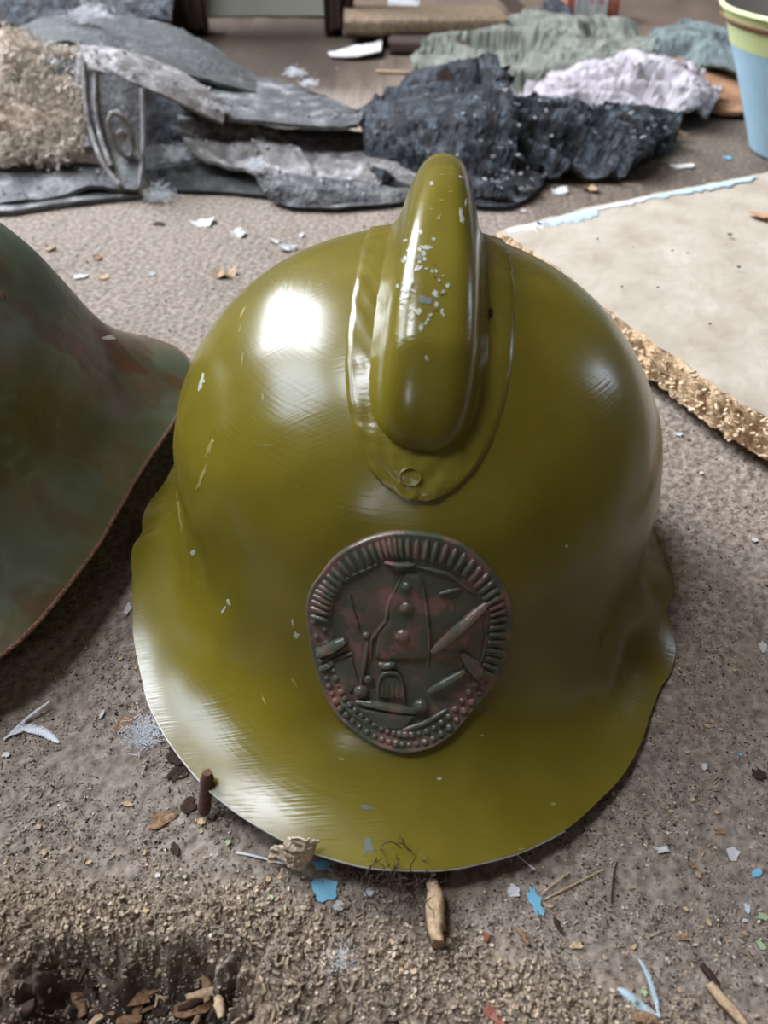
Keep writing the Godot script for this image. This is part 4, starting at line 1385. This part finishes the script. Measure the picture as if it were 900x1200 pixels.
func far_things() -> void:
	for c2 in get_children():
		if c2.has_meta("category") and str(c2.name).begins_with("black_rag"):
			lint(c2.get_node("cloth"), 48, 0.007)
	# a low dark timber frame with a pale panel
	var o := thing("timber_frame", Vector3.ZERO, "low dark timber frame holding a pale panel, behind the satchel", "frame")
	var a := on(224, 44)
	var p := put("post", block(Vector3(0.05, 0.32, 0.06), 0.05, 11), M.wood_dark, o)
	p.position = a + Vector3(0, 0.16, -0.03)
	var c := on(402, 22)
	p = put("post", block(Vector3(0.05, 0.32, 0.06), 0.05, 12), M.wood_dark, o)
	p.position = Vector3(c.x, 0.16, a.z - 0.03)
	p = put("rail", block(Vector3(c.x - a.x, 0.05, 0.04), 0.05, 13), M.wood_dark, o)
	p.position = Vector3((a.x + c.x) * 0.5, 0.125, a.z - 0.05)
	var d := far(312, 12, -a.z + 0.04)
	p = put("panel", block(Vector3(c.x - a.x - 0.03, 0.10, 0.012), 0.03, 14), flat(rgb(150, 150, 136), 0.7), o)
	p.position = Vector3(d.x, 0.074, d.z)
	p.rotation.x = -0.25
	var b := thing("wooden_batten", on(210, 40), "thin pale wooden batten standing upright beside the dark timber frame", "batten")
	p = put("batten", block(Vector3(0.016, 0.30, 0.012), 0.05, 15), M.wood_pale, b)
	p.position = Vector3(0, 0.15, 0.008)
	# planks
	var k := thing("wooden_plank", on(496, 40, 0.02), "short thick wooden plank lying flat on another piece of wood", "plank")
	p = put("plank", block(Vector3(0.27, 0.026, 0.13), 0.05, 16), M.plank, k)
	p.position = Vector3(0, 0.012, -0.05)
	p.rotation.y = 0.06
	var k2 := thing("wood_offcut", on(505, 62), "dark brown offcut of wood poking out under the thick plank", "offcut")
	p = put("offcut", block(Vector3(0.13, 0.022, 0.12), 0.06, 17), M.wood_dark, k2)
	p.position = Vector3(0, 0.011, -0.03)
	p.rotation.y = -0.15
	var k3 := thing("wooden_stick", on(592, 30), "dark narrow stick leaning among the folds of the grey-green cloth", "stick")
	p = put("stick", block(Vector3(0.02, 0.016, 0.26), 0.06, 18), M.wood_dark, k3)
	p.position = Vector3(-0.01, 0.05, -0.04)
	p.rotation = Vector3(0.25, 0.35, 0)
	var pp := put("paper_scrap", sheet(zrows([[[384, 58, 1.44], [420, 54, 1.46], [448, 48, 1.5]], [[388, 62, 1.42], [420, 64, 1.41], [446, 60, 1.43]]]), 0.003, 20.0, 711, 0.002, 30, 12), M.white)
	tag(pp, "crumpled strip of white paper on the floor before the thick plank", "paper")
	var cup := put("paper_scrap", sheet(zrows([[[456, -12, 1.72], [480, -14, 1.72], [492, -6, 1.7]], [[454, 10, 1.64], [476, 14, 1.63], [490, 10, 1.64]]]), 0.006, 20.0, 713, 0.003, 24, 20), M.grey_chip)
	tag(cup, "pale crumpled scrap lying on top of the thick plank", "paper")
	var ca := thing("crushed_carton", on(692, 28), "crushed red and white carton behind the grey-green cloth", "carton")
	p = put("carton", block(Vector3(0.10, 0.05, 0.07), 0.14, 21), M.carton_red, ca)
	p.position = Vector3(0, 0.026, -0.03)
	p = put("label_panel", block(Vector3(0.06, 0.03, 0.004), 0.1, 22), M.grey_chip, ca)
	p.position = Vector3(-0.005, 0.03, 0.006)
	p.rotation.x = -0.1
	var du := put("dark_lump", sheet(zrows([[[636, 6, 1.74], [650, 0, 1.76], [668, 8, 1.72]], [[638, 20, 1.66], [652, 22, 1.65], [668, 22, 1.65]]]), 0.008, 25.0, 715, 0.004, 24, 20), M.rag_black)
	tag(du, "small black lump between the grey-green cloth and the carton", "lump")
	var bl := thing("black_bundle", Vector3.ZERO, "black bundle of rags with pale streaks at the top edge, behind the satchel", "bundle")
	put("cloth", sheet(zrows([[[-60, -30, 1.7], [40, -34, 1.75], [120, -30, 1.75], [206, -20, 1.7]], [[-60, 4, 1.36], [40, 0, 1.42], [120, -2, 1.42], [204, 8, 1.4]], [[-60, 40, 1.2], [40, 36, 1.22], [110, 24, 1.28], [200, 32, 1.32]]]), 0.014, 12.0, 717, 0.004, 80, 50), M.rag_black, bl)
	var st := put("splinter", splinter(0.05, 0.006, 0.004, 719), M.wood_pale)
	st.position = on(460, 87) + Vector3(0, 0.001, 0)
	st.rotation.y = -0.2
	tag(st, "orange-tan splinter of wood on the bare floor behind the black rag", "splinter")

# ------------------------------------------------------------------ what lies on the floor
func lay(o: Node3D, px: float, py: float, turn: float, up := 0.0) -> Node3D:
	var p := on(px, py)
	p.y = floor_y(p.x, p.z)
	p = on(px, py, p.y)
	p.y += up
	o.position = p
	o.rotation.y = -deg_to_rad(turn)
	return o

func mpp(py: float) -> float:                             # metres to a pixel on the floor there
	return (on(450, py) - EYE).dot(Vector3(0, -sin(deg_to_rad(PITCH)), -cos(deg_to_rad(PITCH)))) / FOCAL

func debris() -> void:
	# flakes: x, y, length, width, turn, curl, material, name, label
	var k := 800
	for q in [
		[377, 1015, 32, 13, 10, 0.05, "blue", "paint_flake", "narrow blue paint flake tucked under the brim by a dry leaf"],
		[382, 1044, 40, 34, 30, 0.04, "blue", "paint_flake", "broad bright blue paint flake in front of the brim"],
		[397, 1062, 14, 20, -20, 0.05, "grey_chip", "paint_flake", "small grey paint flake touching the broad blue flake"],
		[461, 1016, 9, 14, 30, 0.05, "blue", "paint_flake", "tiny blue paint flake caught in the brown plant tuft"],
		[627, 1057, 44, 17, 78, 0.06, "blue", "paint_flake", "long upright blue paint flake beside the grass stems"],
		[601, 1045, 20, 16, 20, 0.08, "white", "paint_flake", "white paint flake next to the long blue flake"],
		[431, 1047, 17, 14, -30, 0.08, "grey_chip", "paint_flake", "greyish white paint flake between blue flake and wood plug"],
		[776, 997, 20, 11, -15, 0.1, "white", "paint_flake", "curled white paint flake on open floor beside the brim's dark side"],
		[858, 1001, 17, 24, 20, 0.08, "white", "paint_flake", "pale upright paint flake above a small blue one"],
		[885, 1024, 16, 13, -30, 0.1, "blue", "paint_flake", "small crumpled blue paint flake under a pale upright one"],
		[874, 1065, 8, 15, 10, 0.05, "blue_pale", "paint_flake", "tiny pale blue paint flake above a white crumb"],
		[872, 1080, 9, 5, 0, 0.05, "white", "paint_flake", "white crumb beneath a tiny pale blue flake"],
		[893, 1075, 18, 10, 10, 0.1, "mint", "leaf_scrap", "light green leaf scrap at the frame edge"],
		[891, 1109, 10, 16, -20, 0.1, "mint", "leaf_scrap", "pale green scrap lower than the light green leaf scrap"],
		[754, 1164, 11, 9, 0, 0.1, "mint", "leaf_scrap", "small green scrap between the two branches of the bluish feather"],
		[825, 900, 11, 9, 20, 0.1, "white", "paint_flake", "small white chip on the floor well away from the brim"],
		[867, 886, 6, 5, 20, 0.1, "blue", "paint_flake", "tiny light blue dot of paint near a dark bark chip"],
		[799, 1100, 17, 9, 5, 0.1, "wood_mid", "wood_chip", "tan wood chip alone above the stick"],
		[843, 976, 15, 8, 15, 0.1, "wood_mid", "wood_chip", "tan wood chip between two pale paint flakes"],
		[811, 1015, 9, 7, 15, 0.1, "wood_mid", "wood_chip", "small tan chip under the curled white flake"],
		[674, 1109, 20, 11, -8, 0.1, "wood_pale", "wood_chip", "pale ridged wood chip below the grass stems"],
		[191, 962, 46, 22, -32, 0.14, "wood_mid", "wood_chip", "curled tan wood chip with a dark notch near the brim"],
		[150, 943, 17, 7, 10, 0.08, "wood_pale", "wood_chip", "small pale leaf-shaped chip on the brown floor"],
		[205, 996, 22, 14, 50, 0.1, "bark", "bark_chip", "dark bark chip below the curled tan chip"],
		[889, 908, 22, 14, 15, 0.1, "bark", "bark_chip", "dark brown bark chip at the frame edge"],
		[208, 888, 46, 26, 48, 0.08, "bark", "bark_chip", "dark bark strip wedged against the brim"],
		[210, 907, 36, 22, -40, 0.1, "wood_dark", "bark_chip", "brown bark block beside the rusty bolt"],
		[222, 945, 26, 22, 30, 0.1, "bark", "bark_chip", "dark flat bark chip next to the curled tan chip"],
		[148, 850, 30, 22, -30, 0.12, "wood_mid", "leaf_scrap", "crumbled dry leaf beside the grey down"],
		[236, 964, 18, 10, 20, 0.15, "wood_pale", "wood_chip", "small pale curl just below the rusty bolt"],
		[570, 1099, 8, 14, 20, 0.05, "carton_red", "paint_flake", "small dark red flake beside the wood plug"],
		[580, 1192, 34, 18, 40, 0.15, "carton_red", "leaf_scrap", "reddish brown leaf scrap at the broken floor edge"],
		[240, 262, 46, 16, -8, 0.1, "white", "plaster_flake", "long white plaster flake behind the two helmets"],
		[280, 276, 26, 15, 20, 0.15, "white", "plaster_flake", "short bluish white flake beside the long plaster flake"],
		[322, 284, 22, 8, 20, 0.15, "white", "plaster_flake", "thin white flake in the middle of the row of flakes"],
		[338, 292, 30, 13, 10, 0.2, "white", "plaster_flake", "cream flake next to the dome of the fire helmet"],
		[353, 276, 11, 8, 0, 0.1, "white", "plaster_flake", "small white flake just behind the dome"],
		[265, 323, 44, 16, -5, 0.2, "wood_pale", "leaf_scrap", "cream crumpled scrap alone on the floor behind the dome"],
		[95, 325, 25, 9, -25, 0.05, "white", "plaster_flake", "white flake on the floor behind the steel helmet"],
		[122, 326, 20, 8, -30, 0.1, "wood_pale", "wood_chip", "tan chip next to the white flake behind the steel helmet"],
		[187, 263, 24, 8, 5, 0.05, "wood_dark", "bark_chip", "dark brown chip beside the long plaster flake"],
		[115, 303, 18, 9, 20, 0.1, "wood_mid", "wood_chip", "brown chip further back than the steel helmet"],
		[60, 293, 18, 9, 40, 0.1, "wood_pale", "wood_chip", "tan chip behind the dome of the steel helmet"],
		[178, 322, 14, 8, 30, 0.1, "grey_chip", "plaster_flake", "grey flake midway between both domes"],
		[800, 196, 44, 8, 8, 0.05, "white", "plaster_flake", "long white sliver on the floor before the pail"],
		[853, 186, 16, 5, 0, 0.05, "blue", "paint_flake", "light blue sliver of paint at the foot of the pail"],
		[655, 226, 26, 10, -8, 0.15, "white", "plaster_flake", "white flake behind the chipboard sheet"],
		[690, 224, 24, 11, -20, 0.2, "wood_pale", "wood_chip", "pale curled chip behind the chipboard sheet"],
		[613, 248, 10, 6, 0, 0.1, "white", "plaster_flake", "small white flake near the tip of the chipboard sheet"],
		[800, 158, 20, 6, 10, 0.1, "wood_mid", "wood_chip", "orange-brown chip on bare floor below the white cloth"],
		[620, 222, 22, 9, 0, 0.1, "wood_dark", "bark_chip", "dark chip beside the end of the black rag"],
		[893, 760, 12, 18, 20, 0.1, "white", "paint_flake", "white chip at the frame edge beside the brim"],
		[884, 634, 11, 7, 10, 0.1, "white", "paint_flake", "small white chip on grey floor under the chipboard edge"],
		[845, 493, 8, 6, 10, 0.1, "white", "paint_flake", "white chip in the shadow of the chipboard edge"],
		[898, 685, 8, 6, 10, 0.1, "wood_mid", "wood_chip", "brown chip on grey floor at the frame edge"],
		[795, 510, 14, 6, 10, 0.1, "grey_chip", "paint_flake", "grey smear-like flake beside the dome"],
		[8, 886, 12, 8, 10, 0.1, "white", "paint_flake", "white chip below the split feather at the frame edge"],
		[150, 715, 10, 18, 0, 0.1, "white", "paint_flake", "white chip close to the brim under the steel helmet"],
		[120, 838, 6, 12, 5, 0.1, "white", "paint_flake", "narrow white chip between feather and down"],
		[52, 1000, 10, 9, 0, 0.1, "wood_pale", "wood_chip", "cream chip on brown floor above the fibrous edge"],
		[185, 1027, 8, 8, 20, 0.1, "white", "paint_flake", "white chip below the bark chips"],
		[172, 1067, 14, 10, -20, 0.1, "wood_pale", "wood_chip", "tan chip just above the fibrous edge"],
		[268, 988, 9, 9, 20, 0.1, "mint", "leaf_scrap", "tiny green scrap beside the white quill"],
		[318, 1053, 9, 8, 20, 0.1, "mint", "leaf_scrap", "tiny green scrap below the white quill"]]:
		k += 1
		var u := mpp(q[1])
		var fore := clampf(sin(atan2(EYE.y, -on(450, q[1]).z)), 0.25, 1.0)
		var f := put(q[7], flake(q[2] * u * (1.0 if q[1] > 500 else 0.85), q[3] * u / lerpf(fore, 1.0, absf(sin(deg_to_rad(q[4]))) if q[1] > 500 else 0.0) * (1.0 if q[1] > 500 else 0.7), maxf(0.0004, u * 0.8), q[5] * (1.0 if q[1] > 500 else 2.0), k, 15, 0.5), M[q[6]])
		lay(f, q[0], q[1], q[4], 0.0006)
		tag(f, q[8], {"paint_flake": "paint flake", "leaf_scrap": "leaf", "wood_chip": "wood chip", "bark_chip": "bark", "plaster_flake": "plaster flake"}[q[7]])
	# the round wood plug with its paler end
	var plug := thing("wood_plug", Vector3.ZERO, "pale brown round wood plug lying end-on before the brim", "wood plug")
	lay(plug, 509, 1079, 88, 0.0035)
	put("plug", splinter(0.0185, 0.0075, 0.006, 901), M.wood_pale, plug)
	var e := put("end", flake(0.006, 0.005, 0.002, 0.0, 902, 10, 0.2), M.wood_pale, plug)
	e.position = Vector3(-0.0088, 0.002, 0)
	# the rusty bolt leaning on the brim
	var bolt := thing("rusty_bolt", Vector3.ZERO, "short rusty brown bolt leaning against the edge of the brim", "bolt")
	var b := Buf.new()
	var path := PackedVector3Array()
	var foot := on(239, 953, 0.003)
	var tip := on(243, 905, 0.025)
	for j in 9:
		path.append(foot.lerp(tip, j / 8.0))
	b.tube(path, [0.0018, 0.0027, 0.0026, 0.0024, 0.0025, 0.0023, 0.0025, 0.0026, 0.0017], 10)
	put("shank", b.mesh(), M.rust, bolt)
	# sticks and stems
	var wood_stick := put("wood_stick", splinter(0.016, 0.0042, 0.003, 911), M.wood_pale)
	lay(wood_stick, 851, 1184, 58, 0.0018)
	tag(wood_stick, "pale square stick entering from the bottom of the frame", "stick")
	for q in [[831, 1145, 27, 10, 62, "bark", "bark_chip", "bark", "dark bark splinter at the upper end of the pale stick"], [754, 1196, 26, 14, 10, "wood_mid", "wood_chip", "wood chip", "orange-tan wood piece under the tip of the bluish feather"], [653, 1086, 18, 6, 70, "wood_dark", "bark_chip", "bark", "small brown splinter below the long blue flake"], [612, 1098, 22, 8, 60, "wood_mid", "wood_chip", "wood chip", "tan splinter beside the small brown splinter"], [243, 1156, 38, 14, 80, "wood_mid", "wood_chip", "wood chip", "upright tan chip at the end of the dark hollow"], [93, 1172, 46, 17, 55, "wood_mid", "wood_chip", "wood chip", "long slanting tan chip inside the dark hollow"], [70, 1158, 40, 16, 120, "wood_mid", "wood_chip", "wood chip", "tan chip on the upper side of the dark hollow"], [22, 1192, 46, 20, -30, "wood_dark", "bark_chip", "bark", "broad dark chip at the lower corner of the hollow"], [258, 1182, 24, 14, 70, "wood_pale", "wood_chip", "wood chip", "cream chip below the upright tan chip"]]:
		k += 1
		var u := mpp(q[1])
		var f := put(q[6], splinter(q[2] * u, q[3] * u, q[3] * u * 0.5, k), M[q[5]])
		lay(f, q[0], q[1], q[4], 0.001)
		tag(f, q[8], q[7])
	for j in 36:
		var u := mpp(1150)
		var shape: ArrayMesh
		if j % 3 == 0:
			shape = flake(rng.randf_range(20, 42) * u, rng.randf_range(12, 22) * u, 2.5 * u, 0.12, 960 + j, 12, 0.5)
		else:
			shape = splinter(rng.randf_range(18, 48) * u, rng.randf_range(6, 14) * u, 4.0 * u, 960 + j)
		var f := put("rotten_chip", shape, M[["wood_dark", "wood_mid", "wood_pale", "bark", "wood_mid"][j % 5]])
		lay(f, 35.0 + 225.0 * rng.randf(), rng.randf_range(1128, 1198), rng.randf() * 180.0, 0.0022)
		f.rotation.z = rng.randf_range(-0.35, 0.35)
		f.rotation.x = rng.randf_range(-0.35, 0.35)
		tag(f, "brown rotten wood chip in the dark hollow of the floor", "wood chip", "rotten wood chips in the dark hollow")
	var fm := thing("bark_sheet", Vector3.ZERO, "large thin brown bark sheet lying across the dark hollow", "bark")
	put("bark", flake(0.02, 0.010, 0.0006, 0.12, 921, 16, 0.45), M.wood_mid, fm)
	lay(fm, 165, 1166, -10, 0.004)
	for q in [[[[636, 1056], [668, 1040], [706, 1021]], "long dry grass stem beside the blue flake", M.wood_pale], [[[634, 1049], [650, 1037], [667, 1024]], "short dry grass stem crossing above the long one", M.wood_pale], [[[605, 1004], [615, 1012], [626, 1021]], "pale bent stalk just below the brim", M.feather], [[[278, 1001], [305, 1006], [333, 1014]], "white feather quill pointing at the crumpled dry leaf", M.feather], [[[716, 1060], [718, 1030], [722, 1012]], "thin dark stalk on the open floor", M.wood_dark]]:
		var pts := []
		for p in q[0]:
			var w := on(p[0], p[1])
			pts.append(Vector3(w.x, floor_y(w.x, w.z) + 0.0012, w.z))
		var quill: bool = "quill" in q[1]
		var f := put("feather_quill" if quill else "grass_stem", twig_mesh(pts, 0.0005 if quill else 0.00035, 0.0003), q[2])
		tag(f, q[1], "feather" if quill else "stem")
	# feathers
	var line := func(pts: Array) -> Array:
		var r := []
		for p in pts:
			var w := on(p[0], p[1])
			r.append(Vector3(w.x, floor_y(w.x, w.z) + 0.001 + (p[2] if p.size() > 2 else 0.0), w.z))
		return r
	var fe := thing("feather", Vector3.ZERO, "small white feather split into two branches on brown floor", "feather")
	feather_parts(line.call([[5, 868], [24, 850], [44, 837, 0.002], [62, 828, 0.004]]), 0.0022, 31, fe, M.feather, false)
	feather_parts(line.call([[5, 867], [28, 856], [50, 860, 0.001], [70, 872]]), 0.0032, 32, fe, M.feather)
	var fb := thing("feather", Vector3.ZERO, "bluish white feather bent to a V near the pale stick", "feather")
	feather_parts(line.call([[772, 1194], [764, 1170], [755, 1148, 0.002], [744, 1128, 0.003]]), 0.0022, 33, fb, M.blue_pale, false)
	feather_parts(line.call([[772, 1193], [752, 1182], [738, 1172, 0.001], [723, 1160]]), 0.0026, 34, fb, M.blue_pale)
	# down, the plant tuft and the crumpled leaf
	var d := put("down_tuft", tuft(0.017, 320, 0.0001, 41, 0.5), M.feather)
	lay(d, 168, 862, 0, 0.001)
	tag(d, "tuft of greyish white down beside the brim", "down")
	d = put("down_tuft", tuft(0.010, 120, 0.00007, 42, 0.5), M.feather)
	lay(d, 400, 1122, 0, 0.001)
	tag(d, "wisp of grey down on the broken floor edge", "down")
	var pl := put("plant_tuft", tuft(0.026, 130, 0.00025, 43, 1.2), M.wood_dark)
	lay(pl, 460, 1040, 0, 0.009)
	tag(pl, "tuft of dry brown plant fibres touching the front of the brim", "plant")
	var leaf := thing("crumpled_leaf", Vector3.ZERO, "crumpled beige dry leaf touching the brim above blue flakes", "leaf")
	var lobes := [[[[332, 988, 0.022], [346, 980, 0.026], [360, 983, 0.026], [374, 984, 0.022]], [[334, 1000, 0.017], [346, 1000, 0.019], [360, 998, 0.020], [368, 996, 0.018]], [[338, 1014, 0.008], [346, 1017, 0.009], [356, 1014, 0.010], [364, 1008, 0.012]]], [[[318, 992, 0.012], [328, 990, 0.015], [338, 992, 0.017]], [[314, 1008, 0.004], [328, 1010, 0.006], [338, 1012, 0.009]]]]
	for lo in lobes:
		var rows := []
		for row in lo:
			var r := []
			for q in row:
				r.append(on(q[0], q[1], q[2]))
			rows.append(r)
		put("lobe", sheet(rows, 0.0012, 260.0, 941, 0.0004, 30, 24), M.leaf, leaf)
	scatter()

func under_helmet(x: float, z: float) -> bool:
	return Vector2((x - 0.012) / 0.125, (z + 0.285) / 0.14).length() < 1.0

func scatter() -> void:
	var shapes := [flake(1.0, 0.7, 0.35, 0.1, 1, 6), flake(1.0, 0.6, 0.25, 0.2, 2, 7), splinter(1.0, 0.35, 0.25, 3), splinter(1.0, 0.2, 0.15, 4)]
	# crumbs that still show one by one
	var label := "small pale wood crumb lying in the dust of the floor"
	var first: MeshInstance3D
	for k in 90:
		var px := rng.randf_range(0, 900)
		var py := rng.randf_range(760, 1190)
		var p := on(px, py)
		if under_helmet(p.x, p.z + 0.0) or depth_in(p.x, p.z) > 0.1:
			continue
		var f: MeshInstance3D
		if first == null:
			first = put("wood_crumb", flake(0.0026, 0.0016, 0.0006, 0.15, 61, 7), M.wood_pale)
			f = first
		else:
			f = first.duplicate()
			f.name = numbered("wood_crumb")
			add_child(f, true)
		lay(f, px, py, rng.randf() * 360, 0.0004)
		f.scale = Vector3.ONE * rng.randf_range(0.8, 1.3)
		tag(f, label, "wood crumb", "pale wood crumbs in the floor dust")
	# the dust and sawdust: nobody could count it
	var kinds := [
		["sawdust", 0, 44000, 0.0004, 0.0012, Color(0.06, 0.045, 0.035), Color(0.46, 0.37, 0.29)],
		["sawdust", 2, 4000, 0.0009, 0.0024, Color(0.2, 0.15, 0.105), Color(0.5, 0.37, 0.25)],
		["wood_dust", 1, 3600, 0.0006, 0.0017, Color(0.4, 0.3, 0.2), Color(0.75, 0.66, 0.52)],
		["dark_dust", 0, 3500, 0.0006, 0.0016, Color(0.02, 0.016, 0.013), Color(0.07, 0.05, 0.04)]]
	for q in kinds:
		var spots := []
		while spots.size() < q[2]:
			var px := rng.randf_range(-160, 1060)
			var py := 1230.0 - 800.0 * pow(rng.randf(), 1.35)
			var p := on(px, py)
			if under_helmet(p.x, p.z):
				continue
			var clump := n_a.get_noise_2d(p.x * 2.0, p.z * 2.0) + 0.25 * n_b.get_noise_2d(p.x, p.z)
			if rng.randf() > 0.55 + clump * 1.2:
				continue
			spots.append(Vector3(p.x, floor_y(p.x, p.z) + q[3] * 0.2, p.z))
		grains(q[0], shapes[q[1]], spots, q[3], q[4], q[5], q[6], 0.5)
	# fibres of the rotten edge
	var fib := []
	while fib.size() < 11500:
		var x := rng.randf_range(-0.22, 0.2)
		var z := edge_z(x) + rng.randfn() * 0.0075 - 0.002
		if z > -0.05:
			continue
		fib.append(Vector3(x, floor_y(x, z) + rng.randf_range(0, 0.001), z))
	grains("wood_fibres", shapes[1], fib, 0.0006, 0.0026, Color(0.16, 0.115, 0.08), Color(0.6, 0.47, 0.33), 0.9)
	var hol := []
	while hol.size() < 4500:
		var x := rng.randf_range(-0.2, 0.16)
		var z := edge_z(x) + rng.randf_range(0.004, 0.06)
		if absf(x + 0.086) < 0.036 and rng.randf() > 0.12:
			continue
		hol.append(Vector3(x, floor_y(x, z) + rng.randf_range(0, 0.0015), z))
	grains("rotten_wood", shapes[2], hol, 0.0007, 0.0042, Color(0.05, 0.036, 0.026), Color(0.4, 0.3, 0.2), 0.9)
	# larger bits over the floor behind
	var back := []
	while back.size() < 900:
		var px := rng.randf_range(-40, 940)
		var py := rng.randf_range(60, 560)
		var p := on(px, py)
		back.append(Vector3(p.x, floor_y(p.x, p.z) + 0.0004, p.z))
	grains("floor_litter", shapes[1], back, 0.001, 0.004, Color(0.12, 0.09, 0.07), Color(0.6, 0.52, 0.43), 0.4)

func grains(called: String, mesh: Mesh, spots: Array, lo: float, hi: float, c0: Color, c1: Color, tilt: float) -> void:
	var mm := MultiMesh.new()
	mm.transform_format = MultiMesh.TRANSFORM_3D
	mm.use_colors = true
	mm.mesh = mesh
	mm.instance_count = spots.size()
	for k in spots.size():
		var sz := lerpf(lo, hi, pow(rng.randf(), 2.2))
		mm.set_instance_transform(k, Transform3D(Basis.from_euler(Vector3(rng.randf_range(-tilt, tilt), rng.randf() * TAU, rng.randf_range(-tilt, tilt))).scaled(Vector3.ONE * sz), spots[k]))
		mm.set_instance_color(k, c0.lerp(c1, rng.randf()))
	var mi := MultiMeshInstance3D.new()
	mi.name = numbered(called)
	mi.multimesh = mm
	mi.material_override = M.grain
	mi.set_meta("kind", "stuff")
	add_child(mi, true)
	tag(mi, {"sawdust": "brown sawdust strewn over the floor", "wood_dust": "pale flecks of wood strewn over the floor", "dark_dust": "dark specks of dirt strewn over the floor", "wood_fibres": "tan wood fibres along the broken floor edge", "rotten_wood": "rotten brown wood bits in the broken floor edge", "floor_litter": "scattered bits on the floor behind the helmets"}[called], "dust")
